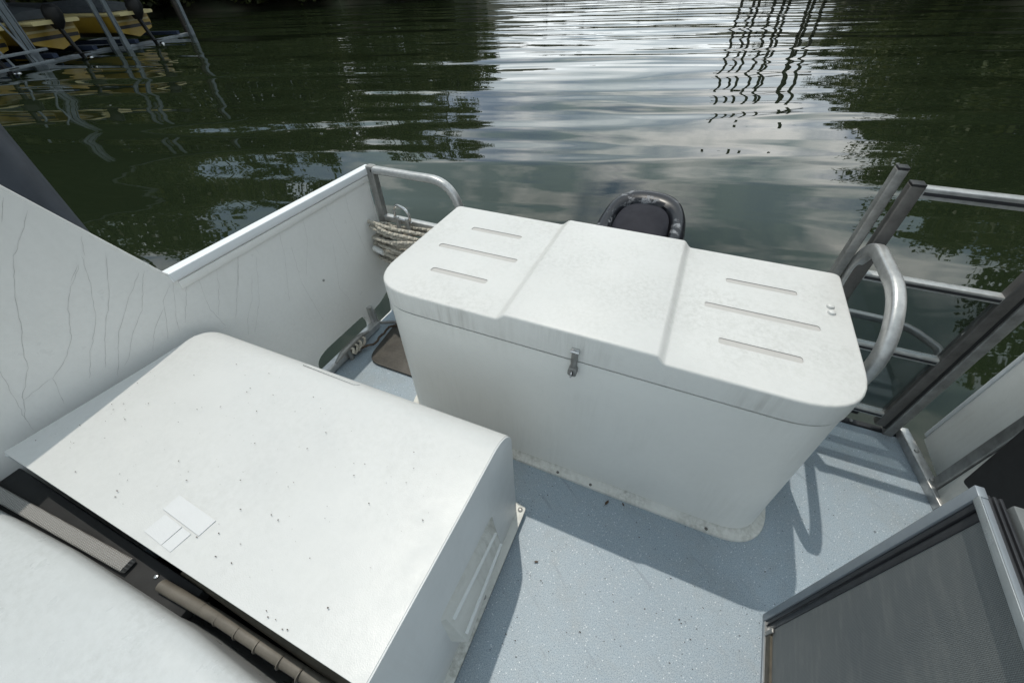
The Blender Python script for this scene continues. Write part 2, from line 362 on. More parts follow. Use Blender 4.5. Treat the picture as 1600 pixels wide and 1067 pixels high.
def dome(bm, c, axis, r, h, n=10):
    """button-head screw"""
    c, axis = Vector(c), Vector(axis).normalized(); ref = Vector((0, 0, 1)) if abs(axis.z) < 0.9 else Vector((1, 0, 0))
    s = axis.cross(ref).normalized(); u = s.cross(axis)
    prev = None
    for rr, hh in ((1, -0.3), (1, 0.25), (0.82, 0.7), (0.45, 0.95)):
        ring = [bm.verts.new(c+(s*math.cos(2*math.pi*k/n)+u*math.sin(2*math.pi*k/n))*r*rr+axis*h*hh) for k in range(n)]
        if prev:
            for k in range(n): bm.faces.new((prev[k], prev[(k+1) % n], ring[(k+1) % n], ring[k]))
        else: bm.faces.new(ring[::-1])
        prev = ring
    bm.faces.new(prev)
XZ = lambda y0: (lambda u, v, w: (u, w, v))
YZ = lambda u, v, w: (w, u, v)
XY = lambda u, v, w: (u, v, w)

# ------------------------------------------------------------------ setting: water, banks
bm = B(); n = 48
c0 = bm.verts.new((0, 0, WATER)); ring0 = None
for rad in (6, 30, 120, 600, 1500):
    ring = [bm.verts.new((rad*math.cos(2*math.pi*k/n), rad*math.sin(2*math.pi*k/n), WATER)) for k in range(n)]
    for k in range(n):
        if ring0: bm.faces.new((ring0[k], ring0[(k+1) % n], ring[(k+1) % n], ring[k]))
        else: bm.faces.new((c0, ring[k], ring[(k+1) % n]))
    ring0 = ring
setp(obj('water', bm, M['water'], s=1.0), 'dark green lake water rippled and reflecting trees and cloudy sky', kind='structure')

def shore(az):          # distance of the shoreline by azimuth in degrees (0 = aft, + to the right)
    pts = [(-180, 60), (-110, 34), (-78, 33), (-66, 35), (-56, 45), (-35, 45), (-29, 48), (-25, 62), (-21, 120), (-17, 230), (-2, 230), (3, 130), (8, 60), (14, 46), (30, 36), (60, 30), (110, 36), (180, 60)]
    for (a, d), (b, e) in zip(pts, pts[1:]):
        if a <= az <= b: return d+(e-d)*(az-a)/(b-a)
    return 60
bm = B(); prev = None
for k in range(181):
    az = -180+2*k; d = shore(az)*(1+0.03*math.sin(az*0.5)+0.02*math.sin(az*1.7))
    col_ = []
    for q, z in ((-3, WATER-1.2), (0, WATER-0.05), (1.2, WATER+0.5), (6, 1.0), (18, 4.0), (45, 9.0), (140, 16.0), (600, 18.0)):
        z2 = z+(0.25*math.sin(az*0.9+q) if q > 1 else 0)
        col_.append(bm.verts.new(((d+q)*math.sin(R(az)), (d+q)*math.cos(R(az)), z2)))
    if prev:
        for i in range(7): bm.faces.new((prev[i], prev[i+1], col_[i+1], col_[i]))
    prev = col_
setp(obj('bank', bm, M['bank'], s=1.0), 'shaded wooded bank rising round the cove', kind='structure')

# trees: each a trunk with limbs and a crown of leaf-sized faces
def tree_meshes(seed, H, W):
    rnd = random.Random(seed)
    tb = B(); r0 = 0.028*H
    sweep(tb, [(0, 0, -0.6), (0.1, 0.05, H*0.25), (0.05, 0.2, H*0.55), (0.2, 0.1, H*0.85)], lambda i: circ(r0*(1, .75, .45, .15)[i], 8), Vector((1, 0, 0)))
    cl = []
    for k in range(9):
        a = rnd.uniform(0, 6.28); z = H*rnd.uniform(0.25, 0.7); L_ = W*rnd.uniform(0.3, 0.5)
        e = Vector((math.cos(a)*L_, math.sin(a)*L_, z+L_*0.6)); sweep(tb, [(0, 0.1, z), Vector((0, 0.1, z)).lerp(e, 0.5)+Vector((0, 0, 0.3)), e], lambda i: circ(r0*(.35, .22, .08)[i], 6), Vector((0.3, 1, 0.2)))
        cl.append((e, W*0.2))
    for k in range(26):
        f = rnd.uniform(0.16, 1.0); wz = math.sin(math.pi*min(1, f*0.85+0.12))**0.7
        a = rnd.uniform(0, 6.28); q = rnd.uniform(0.25, 1)**0.5*W*0.5*wz
        cl.append((Vector((math.cos(a)*q, math.sin(a)*q, H*f)), W*rnd.uniform(0.10, 0.19)))
    cb = B()
    for c, rad in cl:
        for k in range(150):
            d = Vector((rnd.gauss(0, 1), rnd.gauss(0, 1), rnd.gauss(0, 0.75))); d.normalize(); p = c+d*rad*rnd.uniform(0.35, 1.08)
            s = rnd.uniform(0.14, 0.30); u = Vector((rnd.gauss(0, 1), rnd.gauss(0, 1), rnd.gauss(0, 0.6))).normalized(); w = u.cross(Vector((rnd.gauss(0, 1), rnd.gauss(0, 1), rnd.gauss(0, 1)))).normalized()
            cb.faces.new([cb.verts.new(p+u*s), cb.verts.new(p+w*s*0.55), cb.verts.new(p-u*s*0.9), cb.verts.new(p-w*s*0.55)])
    def mesh(nm, bm, m):
        me = bpy.data.meshes.new(nm); bm.to_mesh(me); bm.free(); me.materials.append(m)
        for p_ in me.polygons: p_.use_smooth = nm == 'trunk'
        return me
    return mesh('trunk', tb, M['bark']), mesh('crown', cb, M['leaves'])
variants = [tree_meshes(11+k, h, w) for k, (h, w) in enumerate(((14, 8.5), (16, 8), (12, 9), (18, 9.5)))]
def tree(az, off, vi, sc, label, group):
    d = shore(az)+off; x, y = d*math.sin(R(az)), d*math.cos(R(az))
    z = 0.2+max(0, off-1)*0.22
    o = thing('tree', label, 'tree', (x, y, z), group, s=1.0); o.scale = (sc, sc, sc*random.uniform(0.9, 1.12)); o.rotation_euler = (0, 0, random.uniform(0, 6.28))
    for nm, me in zip(('trunk', 'crown'), variants[vi]):
        c = bpy.data.objects.new(nm, me); COL.objects.link(c); c.parent = o
def bush_mesh(seed):
    rnd = random.Random(seed); cb = B()
    for k in range(16):
        a = rnd.uniform(0, 6.28); q = rnd.uniform(0, 2.4); c = Vector((math.cos(a)*q, math.sin(a)*q, rnd.uniform(0.3, 3.4-0.6*q))); rad = rnd.uniform(0.7, 1.2)
        for j in range(110):
            d = Vector((rnd.gauss(0, 1), rnd.gauss(0, 1), rnd.gauss(0, 0.8))).normalized(); p = c+d*rad*rnd.uniform(0.4, 1.05)
            s_ = rnd.uniform(0.13, 0.27); u = Vector((rnd.gauss(0, 1), rnd.gauss(0, 1), rnd.gauss(0, 0.6))).normalized(); w = u.cross(Vector((rnd.gauss(0, 1), rnd.gauss(0, 1), rnd.gauss(0, 1)))).normalized()
            cb.faces.new([cb.verts.new(p+u*s_), cb.verts.new(p+w*s_*0.55), cb.verts.new(p-u*s_*0.9), cb.verts.new(p-w*s_*0.55)])
    me = bpy.data.meshes.new('bush'); cb.to_mesh(me); cb.free(); me.materials.append(M['leaves']); return me
bushes = [bush_mesh(91), bush_mesh(92), bush_mesh(93)]
def bush(az, off, sc, label, group):
    d = shore(az)+off; o = bpy.data.objects.new('bush', random.choice(bushes)); COL.objects.link(o)
    o.location = (d*math.sin(R(az)), d*math.cos(R(az)), 0.1+max(0, off-1)*0.2); o.scale = (sc, sc, sc*random.uniform(0.8, 1.25)); o.rotation_euler = (0, 0, random.uniform(0, 6.28))
    setp(o, label, 'bush', group)
for k in range(66):
    az = -98+k*1.07
    bush(az, random.uniform(0.6, 2.2), random.uniform(0.7, 1.15), 'low leafy bush at the foot of the left bank under the trees', 'bushes along the left bank')
    if k % 2: bush(az, random.uniform(5, 9), random.uniform(0.9, 1.4), 'low leafy bush at the foot of the left bank under the trees', 'bushes along the left bank')
for k in range(56):
    az = 9+k*1.6
    bush(az, random.uniform(0.6, 2.2), random.uniform(0.7, 1.15), 'low leafy bush at the foot of the right bank under the trees', 'bushes along the right bank')
    if k % 2: bush(az, random.uniform(5, 9), random.uniform(0.9, 1.4), 'low leafy bush at the foot of the right bank under the trees', 'bushes along the right bank')
LEFT = 'dark leafy tree on the shaded left bank beyond the boat lifts'
RIGHT = 'tall leafy tree on the right bank mirrored in the water'
FAR = 'small far tree across the open water, mirrored faintly'
for az in range(-100, -27, 4):
    for off in (3, 12, 22):
        a = az+random.uniform(-1.6, 1.6)
        if -42.5 < a < -39.5: continue
        if a > -29: continue
        tree(a, off+random.uniform(-1.5, 1.5), random.randrange(4), random.uniform(0.75, 1.0) if a < -50 else random.uniform(0.65, 0.85), LEFT, 'trees on the left bank')
for az in range(12, 100, 4):
    for off in (3, 11, 22):
        a = az+random.uniform(-1.6, 1.6)
        k = 0.55 if a < 16 else (0.8 if a < 22 else 1.0)
        tree(a, off+random.uniform(-1.5, 1.5), random.randrange(4), random.uniform(0.85, 1.1)*k, RIGHT, 'trees on the right bank')
for az in range(-20, 4, 2):
    tree(az+random.uniform(-.5, .5), 4, random.randrange(4), random.uniform(0.5, 0.7), FAR, 'trees across the open water')

# ------------------------------------------------------------------ covered dock frame on the far side (seen mirrored)
dk = thing('covered_dock', 'tall open dock frame of thin posts and cross beams, mirrored in the rippled water', 'dock', (2.6, 46, WATER), s=1.0)
for k in range(9):
    x = 0.1+0.75*k+0.25*math.sin(k*2.3); 
    for j in range(1):
        b = B(); bar(b, (x, 46+0.4*(k % 3), WATER-0.5), (x+(0.1, -0.15, 0.3, 0.0)[k % 4], 46+0.4*(k % 3), (8.6, 7.4, 8.1, 8.9, 6.6)[k % 5]), (0.36, 0.16, 0.22, 0.28)[k % 4], 0.22); obj('post', b, M['dockwood'], dk, s=1.0)
for z in (2.6, 6.0, 7.6):
    b = B(); bar(b, (-0.3, 46.5, z), (7.2, 46.7, z-0.1), 0.2, 0.26); obj('beam', b, M['dockwood'], dk, s=1.0)
b = B(); box(b, 2.2, 9.5, 44.5, 50, 0.0, 0.25); obj('walkway', b, M['dockwood'], dk, s=1.0)

# ------------------------------------------------------------------ boat lifts and moored motor boats at the left
ax = Vector((-0.42, 0.907, 0)).normalized(); inn = Vector((-0.907, -0.42, 0)).normalized()
Pm = lambda o, a, i, z: Vector(o)*1.0 + ax*a + inn*i + Vector((0, 0, z))
def lift(o, label, wide):
    th = thing('boat_lift', label, 'boat lift', o, 'boat lifts at the left dock', s=1.0)
    for a in (0, wide):
        for i in (0.0, 3.6):
            b = B(); bar(b, Pm(o, a, i, -0.8), Pm(o, a, i, 3.4), 0.09, 0.09); obj('post', b, M['galv'], th, s=1.0)
            b = B(); bar(b, Pm(o, a+0.13, i, 0.0), Pm(o, a+0.13, i, 3.2), 0.04, 0.04); obj('guide_rail', b, M['galv'], th, s=1.0)
            b = B(); bar(b, Pm(o, a, i, 0.0), Pm(o, a, i, 0.34), 0.17, 0.17); obj('sleeve', b, M['galv'], th, s=1.0)
    for i in (0.25, 3.4):
        b = B(); bar(b, Pm(o, 0, i, 0.02), Pm(o, wide, i, 0.02), 0.16, 0.12); obj('cross_beam', b, M['galv'], th, s=1.0)
    for a in (0.8, wide-0.8):
        b = B(); bar(b, Pm(o, a, 0.1, 0.16), Pm(o, a, 4.2, 0.16), 0.22, 0.12); obj('bunk', b, M['bunk'], th, s=1.0)
oA = (-20.3, 8.1, WATER); oB = (-21.3, 11.4, WATER)
oZ = tuple(Vector(oA)-ax*3.6)
lift(oZ, 'galvanised boat lift at the left picture edge, with the grey covered boat', 3.4)
lift(oA, 'galvanised boat lift in the middle of the dock, with the low yellow boat', 3.4)
lift(oB, 'galvanised boat lift farthest right on the dock, holding the yellow boat with the pale gunwale', 4.4)
# front guard rails of the nearest lift
gr = thing('guard_rail', 'low pale metal guard frame at the water below the yellow boat', 'rail', tuple(Pm(oA, -1.8, -0.4, 0)), s=1.0)
for z in (0.12, 0.42):
    b = B(); bar(b, Pm(oA, -3.2, -0.4, z), Pm(oA, 0.1, -0.4, z), 0.06, 0.07); obj('rail', b, M['galv'], gr, s=1.0)
for a in (-0.5, -1.3):
    b = B(); bar(b, Pm(oA, a, -0.4, 0.1), Pm(oA, a-0.25, -0.1, 1.75), 0.055, 0.055); obj('upright', b, M['galv'], gr, s=1.0)

def motorboat(o, mid, label, cover):
    base = Pm(o, mid, 0.3, 0.25)
    th = thing('motor_boat', label, 'boat', tuple(base), 'motor boats on lifts', s=1.0)
    def loft(secs, nm, mat):
        b = B(); rings = []
        for i, pts in secs: rings.append([b.verts.new(base+ax*p[0]+inn*i+Vector((0, 0, p[1]))) for p in pts])
        for A, C in zip(rings, rings[1:]):
            for j in range(len(A)-1): b.faces.new((A[j], A[j+1], C[j+1], C[j]))
        b.faces.new(rings[0]); b.faces.new(rings[-1][::-1]); return obj(nm, b, mat, th, s=1.0)
    S = lambda w, zk, zc, zt, f=1.0: [(-w, zt), (-w*1.02, zc+0.2), (-w*0.93, zc), (0, zk), (w*0.93, zc), (w*1.02, zc+0.2), (w, zt)]
    loft([(0, S(1.05, 0.0, 0.22, 0.72)), (2.4, S(1.08, 0.02, 0.25, 0.74)), (4.2, S(0.85, 0.1, 0.34, 0.86)), (5.4, S(0.35, 0.35, 0.5, 0.95)), (5.9, S(0.05, 0.8, 0.85, 1.0))], 'hull', M['yellow'])
    G = lambda w, z: [(-w, z), (-w-0.03, z+0.05), (-w, z+0.11), (w, z+0.11), (w+0.03, z+0.05), (w, z)]
    loft([(-0.35, G(0.95, 0.70)), (0, G(1.09, 0.70)), (2.4, G(1.12, 0.72)), (4.2, G(0.89, 0.84)), (5.4, G(0.39, 0.93)), (5.9, G(0.06, 0.98))], 'gunwale', M['cream'])
    C = lambda w, z: [(-w, 0.83), (-w*0.9, z*0.6+0.33), (-w*0.4, z), (w*0.4, z), (w*0.9, z*0.6+0.33), (w, 0.83)]
    loft([(0.2, C(1.0, 1.05)), (1.6, C(1.02, 1.5 if cover else 1.2)), (3.2, C(0.9, 1.55 if cover else 1.1)), (4.6, C(0.6, 1.15))], 'cover', M['cover'])
    def stripe(z0, z1, mat):
        b = B(); q = [base+ax*a+inn*(-0.012)+Vector((0, 0, z)) for a, z in ((-1.0, z0), (1.0, z0), (1.0, z1), (-1.0, z1))]
        q2 = [p+inn*0.008 for p in q]; A = [b.verts.new(p) for p in q]; D = [b.verts.new(p) for p in q2]
        b.faces.new(A); b.faces.new(D[::-1])
        for i in range(4): b.faces.new((A[i], A[(i+1) % 4], D[(i+1) % 4], D[i]))
        obj('stripe', b, mat, th, s=1.0)
    stripe(0.5, 0.56, M['cream']); stripe(0.30, 0.40, M['black'])
    # outboard, tilted up
    cw = B()
    for k, (zz, sx, sy, dy) in enumerate(()): pass
    prev = None
    for zz, sx, sy, dy in ((0.55, .10, .14, -.30), (0.72, .17, .26, -.34), (0.95, .19, .32, -.38), (1.12, .16, .28, -.40), (1.2, .09, .16, -.40)):
        ring = [cw.verts.new(base+ax*(sx*math.cos(6.283*k/12))+inn*(dy+sy*math.sin(6.283*k/12))+Vector((0, 0, zz))) for k in range(12)]
        if prev:
            for k in range(12): cw.faces.new((prev[k], prev[(k+1) % 12], ring[(k+1) % 12], ring[k]))
        else: cw.faces.new(ring[::-1])
        prev = ring
    cw.faces.new(prev); e = obj('engine', cw, M['black'], th, s=1.0)
    b = B(); sweep(b, [base+inn*(-0.32)+Vector((0, 0, 0.6)), base+inn*(-0.42)+Vector((0, 0, 0.1)), base+inn*(-0.55)+Vector((0, 0, -0.35))], lambda i: rrect(0.10, 0.2-0.04*i, 0.03)); obj('engine_leg', b, M['black'], e, s=1.0)
    b = B(); box(b, -0.2, 0.2, -0.3, 0.3, -0.01, 0.01)
    for v in b.verts: v.co = base+ax*v.co.x*0.8+inn*(-0.5+v.co.y*0.8)+Vector((0, 0, v.co.z-0.12))
    obj('cavitation_plate', b, M['black'], e, s=1.0)
    b = B(); dome(b, base+inn*(-0.72)+Vector((0, 0, -0.28)), -inn, 0.09, 0.12); obj('propeller_hub', b, M['steel'], e, s=1.0)
motorboat(oZ, 2.2, 'yellow motor boat under a grey cover at the left picture edge', True)
motorboat(oA, 1.5, 'low yellow motor boat with black outboard between the first and second dock posts', False)
motorboat(oB, 1.4, 'yellow motor boat with pale gunwale behind the second dock post', False)
ds = thing('added_shade_roof', 'unseen low dark roof on posts, added to shade the moored yellow boats', 'shelter', tuple(Pm(oA, 2, 3, 0)), s=1.0)  # roof out of view, added to keep the moored boats dim
b = B(); vs = []
for a, i, z in ((-8, -0.9, 3.9), (8.5, -0.9, 3.9), (8.5, 3.4, 4.9), (-8, 3.4, 4.9), (8.5, 7.6, 3.9), (-8, 7.6, 3.9)):
    vs.append((b.verts.new(Pm(oA, a, i, z)), b.verts.new(Pm(oA, a, i, z+0.08))))
for q in ((0, 1, 2, 3), (3, 2, 4, 5)):
    b.faces.new([vs[k][0] for k in q]); b.faces.new([vs[k][1] for k in q][::-1])
for k, l in ((0, 1), (1, 2), (2, 4), (4, 5), (5, 3), (3, 0)): b.faces.new((vs[k][0], vs[l][0], vs[l][1], vs[k][1]))
obj('roof', b, M['roofmetal'], ds, s=1.0)
for a in (-7.8, -3.7, 8.3):
    for i in (0.0, 7.2):
        b = B(); bar(b, Pm(oA, a, i, -0.8), Pm(oA, a, i, 3.95), 0.15, 0.15); obj('roof_post', b, M['dockwood'], ds, s=1.0)
b = B(); bar(b, Pm(oA, -8, 6.9, 0.55), Pm(oA, 8.5, 6.9, 0.55), 1.3, 0.14); obj('walkway', b, M['dockwood'], ds, s=1.0)

# ------------------------------------------------------------------ own boat: deck and hull
bm = B(); plate(bm, [rloop([(-0.965, -1.2), (0.765, -1.2), (0.765, 1.012), (-0.965, 1.012)], 0.0)], XY, -0.05, 0.0)
setp(obj('deck', bm, M['deck'], bev=0.002), 'blue grey speckled non-skid deck of the houseboat', kind='structure')
bm = B(); box(bm, -0.962, 0.762, -1.2, 1.008, -0.42, -0.051)
setp(obj('hull', bm, M['hull']), 'pale hull of the houseboat below the deck edge', kind='structure')
tr_ = thing('deck_edge_trim', 'dark metal trim along the aft edge of the blue grey deck', 'trim', (0.3, 1.02, 0))
b = B(); box(b, -0.965, 0.765, 1.014, 1.032, -0.05, 0.004); obj('trim_strip', b, M['gasket'], tr_, bev=0.002)
for x in (0.2, 0.42, 0.62): b = B(); dome(b, (x, 1.022, 0.006), (0, 0, 1), 0.005, 0.003); obj('screw', b, M['alu_dull'], tr_)
# wear ring round the mat
b = B(); lp = rloop([(-0.905, 0.62), (-0.60, 0.62), (-0.60, 0.95), (-0.93, 0.95)], [0.07, 0, 0, 0.03], 8)
lp2 = rloop([(-0.872, 0.668), (-0.60, 0.668), (-0.60, 0.90), (-0.898, 0.90)], [0.055, 0, 0, 0.02], 8)
mt = thing('deck_mat', 'dark brown worn rubber mat with a rounded corner, partly under the white locker', 'mat', (-0.75, 0.78, 0))
b = B(); plate(b, [lp2], XY, 0.0025, 0.009); obj('mat_pad', b, M['mat'], mt, bev=0.002)

# ------------------------------------------------------------------ port bulwark (left side wall)
XI = -0.965
bw = thing('side_wall', 'white crazed fibreglass side wall on the left, rising towards the front', 'wall', (XI, 0.4, 0))
out = [(1.0, -0.035), (1.0, 0.520), (0.357, 0.523), (0.238, 0.765), (0.10, 1.06), (-1.2, 1.1), (-1.2, -0.035)]
slot = rloop([(0.545, -0.01), (0.795, -0.012), (0.815, 0.03), (0.800, 0.082), (0.60, 0.082), (0.56, 0.068)], 0.02, 4)
slot2 = rloop([(0.846, -0.012), (0.95, -0.012), (0.965, 0.10), (0.90, 0.074), (0.848, 0.066)], 0.008, 4)
b = B(); plate(b, [out, slot, slot2], YZ, XI-0.014, XI)
obj('panel', b, M['wall'], bw, smooth=20)
b = B(); bar(b, (XI-0.006, 0.352, 0.531), (XI-0.006, 1.024, 0.529), 0.026, 0.022, r=0.003); obj('cap_rail', b, M['capwhite'], bw)
b = B(); sweep(b, [(XI-0.007, 0.345, 0.548), (XI-0.007, 0.238, 0.767), (XI-0.007, 0.10, 1.062)], rrect(0.016, 0.006, 0.002), Vector((0, -0.9, 0.4))); obj('edge_trim', b, M['wall'], bw)
b = B(); box(b, XI-0.002, XI+0.004, 0.36, 1.0, 0.498, 0.516); obj('cap_flange', b, M['wall'], bw, bev=0.001)
b = B(); bar(b, (XI+0.012, 0.42, 0.018), (XI+0.012, 0.835, 0.018), 0.030, 0.026); obj('base_rail', b, M['alu'], bw)
b = B(); bar(b, (XI+0.004, 0.83, 0.0), (XI+0.004, 0.83, 0.10), 0.022, 0.018, Vector((0, 1, 0))); obj('stanchion', b, M['alu'], bw)
b = B(); sweep(b, fillet([(XI+0.008, 0.842, 0.075), (XI+0.008, 0.842, 0.012), (XI+0.05, 0.87, 0.01), (XI+0.20, 0.92, 0.008)], 0.03), circ(0.006, 8)); obj('drain_tube', b, M['alu_dull'], bw)
for y, z in ((0.975, 0.50), (0.70, 0.30)): b = B(); dome(b, (XI+0.001, y, z), (1, 0, 0), 0.004, 0.002); obj('screw', b, M['alu_dull'], bw)
# hairline crazing of the gelcoat: thin ribbons a hair proud of the panel
cracks = [[(0.186, 0.678), (0.144, 0.617), (0.123, 0.575), (0.095, 0.532), (0.087, 0.513), (0.052, 0.474), (0.031, 0.439), (0.023, 0.41)], [(0.245, 0.626), (0.206, 0.593), (0.186, 0.566), (0.156, 0.517), (0.123, 0.487), (0.097, 0.475), (0.079, 0.422)], [(0.257, 0.638), (0.239, 0.591), (0.21, 0.536), (0.195, 0.516), (0.164, 0.482), (0.132, 0.437)], [(0.287, 0.621), (0.242, 0.547), (0.213, 0.515), (0.162, 0.438)], [(0.312, 0.569), (0.265, 0.53), (0.219, 0.487), (0.165, 0.408)], [(0.322, 0.568), (0.273, 0.501), (0.237, 0.471), (0.199, 0.428), (0.185, 0.42)], [(0.344, 0.517), (0.314, 0.495), (0.296, 0.454), (0.274, 0.414)], [(0.355, 0.525), (0.332, 0.482), (0.31, 0.437), (0.303, 0.416)], [(0.381, 0.517), (0.323, 0.427)], [(0.403, 0.518), (0.391, 0.466), (0.382, 0.42), (0.39, 0.362)], [(0.451, 0.518), (0.431, 0.465), (0.39, 0.397)], [(0.505, 0.497), (0.419, 0.363)], [(0.512, 0.44), (0.477, 0.379), (0.443, 0.344), (0.423, 0.303)], [(0.307, 0.481), (0.27, 0.454), (0.239, 0.412)], [(0.097, 0.475), (0.064, 0.471), (0.049, 0.468)], [(0.061, 0.53), (0.052, 0.504), (0.028, 0.431)], [(0.231, 0.757), (0.206, 0.726)], [(0.243, 0.73), (0.223, 0.71), (0.191, 0.681), (0.185, 0.678)], [(0.277, 0.669), (0.269, 0.654), (0.261, 0.636)], [(0.243, 0.626), (0.218, 0.607)], [(0.289, 0.626), (0.276, 0.606)], [(0.513, 0.519), (0.465, 0.428)], [(0.551, 0.521), (0.552, 0.471)], [(0.647, 0.447), (0.628, 0.342), (0.642, 0.183)], [(0.639, 0.536), (0.617, 0.434), (0.569, 0.313)], [(0.793, 0.543), (0.812, 0.446), (0.825, 0.316)], [(0.891, 0.524), (0.884, 0.445), (0.905, 0.271)], [(0.544, 0.475), (0.494, 0.367), (0.44, 0.297)], [(0.783, 0.385), (0.744, 0.241), (0.769, 0.17)], [(0.719, 0.518), (0.705, 0.443), (0.652, 0.349)]]
b = B(); rnd = random.Random(21)
for pl in cracks:
    P_ = [Vector((q[0], q[1])) for q in pl]; fine_ = []
    for p, q in zip(P_, P_[1:]):
        n_ = max(2, int((q-p).length/0.008))
        for k in range(n_): fine_.append(p.lerp(q, k/n_)+Vector((rnd.gauss(0, 0.0007), rnd.gauss(0, 0.0007))))
    fine_.append(P_[-1]); prev = None
    for k, p in enumerate(fine_):
        d = (fine_[min(k+1, len(fine_)-1)]-fine_[max(k-1, 0)]).normalized(); nrm = Vector((-d.y, d.x))
        w_ = 0.00030*rnd.uniform(0.5, 1.25)*(0.35 if k in (0, len(fine_)-1) else 1)
        c_ = [b.verts.new((XI+0.0004, *(p+nrm*w_))), b.verts.new((XI+0.0004, *(p-nrm*w_)))]
        if prev: b.faces.new((prev[0], prev[1], c_[1], c_[0]))
        prev = c_
cz_ = obj('crazing', b, plain('crack_dirt', (0.60, 0.585, 0.565), 0.8, 0, 0.35, 40), bw); cz_['kind'] = 'stuff'
# cleat with rope tail on the base rail
ct = thing('cleat', 'dull metal mooring cleat with a short wrapped line at the foot of the left wall', 'cleat', (XI+0.032, 0.68, 0.03))
b = B(); sweep(b, [(XI+0.034, 0.595, 0.040), (XI+0.034, 0.63, 0.052), (XI+0.034, 0.68, 0.055), (XI+0.034, 0.73, 0.052), (XI+0.034, 0.768, 0.040)], lambda i: circ((0.004, 0.009, 0.0095, 0.009, 0.004)[i], 10)); obj('horn', b, M['alu_dull'], ct)
for y in (0.66, 0.70): b = B(); tube(b, (XI+0.034, y, 0.0), (XI+0.034, y, 0.05), 0.008, 10); obj('cleat_foot', b, M['alu_dull'], ct)
def ropesec(r, n=12): return [((r*(1+0.16*math.cos(3*6.28318*k/n)))*math.cos(6.28318*k/n), (r*(1+0.16*math.cos(3*6.28318*k/n)))*math.sin(6.28318*k/n)) for k in range(n)]
b = B()
pts = [(XI+0.034+0.018*math.cos(k*0.7), 0.66+0.0022*k+0.008*math.sin(k*1.4), 0.034+0.016*math.sin(k*0.7)) for k in range(30)]
sweep(b, pts, ropesec(0.005), twist=lambda i: i*0.6); lw = obj('line_wrap', b, M['rope'], ct)
b = B()
pts = [Vector((XI+0.05, 0.70, 0.02)).lerp(Vector((XI+0.105, 0.93, 0.012)), s/24)+Vector((0.012*math.sin(s*0.35), 0, 0.004*math.sin(s))) for s in range(25)]
sweep(b, pts, ropesec(0.0042), twist=lambda i: i*0.9); obj('line_tail', b, M['chain'], ct)

# ------------------------------------------------------------------ stern rail left with rope coil
sr = thing('stern_rail', 'curved aluminium stern rail behind the rope coil at the left corner', 'rail', (-0.945, 1.005, 0))
alu_sec = rrect(0.024, 0.024, 0.006)
b = B(); bar(b, (-0.949, 1.012, 0.0), (-0.949, 1.012, 0.545), 0.026, 0.024, Vector((0, 1, 0))); obj('corner_post', b, M['alu_dull'], sr)
b = B(); sweep(b, fillet([(-0.945, 1.012, 0.533), (-0.66, 1.012, 0.533), (-0.615, 1.012, 0.40), (-0.615, 1.012, 0.0)], 0.15, 10), rrect(0.022, 0.024, 0.006), Vector((0, 1, 0))); obj('top_rail', b, M['alu'], sr)
b = B(); bar(b, (-0.935, 1.012, 0.372), (-0.628, 1.012, 0.368), 0.022, 0.02); obj('mid_rail', b, M['alu'], sr)
b = B(); box(b, -0.93, -0.62, 1.006, 1.014, 0.0, 0.13); obj('kick_plate', b, M['rightwall'], sr, bev=0.002)
sh = thing('shackle', 'small steel bow shackle standing above the rope coil', 'shackle', (-0.845, 0.985, 0.36))
b = B()
lk = [(-0.872, 0.985, 0.385), (-0.872, 0.985, 0.425), (-0.858, 0.985, 0.442), (-0.826, 0.985, 0.430), (-0.814, 0.985, 0.412), (-0.814, 0.985, 0.378)]
sweep(b, fillet(lk, 0.012, 4), circ(0.0045, 8)); obj('bow', b, M['steel'], sh)
b = B(); tube(b, (-0.880, 0.985, 0.392), (-0.806, 0.985, 0.386), 0.0042); obj('pin', b, M['steel'], sh)
for x in (-0.866, -0.826): b = B(); tube(b, (x, 0.985, 0.325), (x, 0.985, 0.398), 0.0075); obj('eye_post', b, M['alu'], sh)
rc = thing('rope_coil', 'coil of weathered beige rope hung on the stern rail', 'rope', (-0.84, 0.975, 0.25))
rnd = random.Random(3)
for k in range(13):
    b = B(); cx = -0.838+rnd.uniform(-0.012, 0.012); cz = 0.238+0.0108*k+rnd.uniform(-0.003, 0.003); a = 0.125+rnd.uniform(-0.022, 0.016); c = 0.042+rnd.uniform(-0.012, 0.012); tl = rnd.uniform(-0.16, 0.12); ph = rnd.uniform(0, 6)
    pts = []
    for s in range(64):
        th_ = 6.28318*s/64; pts.append((cx+a*math.cos(th_), 0.968+c*math.sin(th_)*(1+0.15*math.sin(2*th_+ph)), cz+tl*0.12*math.cos(th_)+0.006*math.sin(2*th_+ph)+0.0015*math.sin(5*th_+ph*2)-0.012*math.sin(th_)))
    sweep(b, pts, ropesec(0.0056), closed=True, twist=lambda i: 2*math.pi*9*i/64); obj('rope_loop', b, M['rope'], rc)
b = B()
pts = fillet([(-0.955, 0.955, 0.31), (-0.965+0.01, 0.935, 0.285), (-0.90, 0.925, 0.283), (-0.83, 0.92, 0.27), (-0.76, 0.94, 0.255), (-0.72, 0.97, 0.23)], 0.05, 8)
sweep(b, pts, ropesec(0.0068), twist=lambda i: i*0.55); obj('rope_end', b, M['rope'], rc)
b = B(); bar(b, (-0.95, 0.93, 0.292), (-0.905, 0.922, 0.286), 0.017, 0.017, r=0.005); obj('tape_whipping', b, M['tape'], rc)

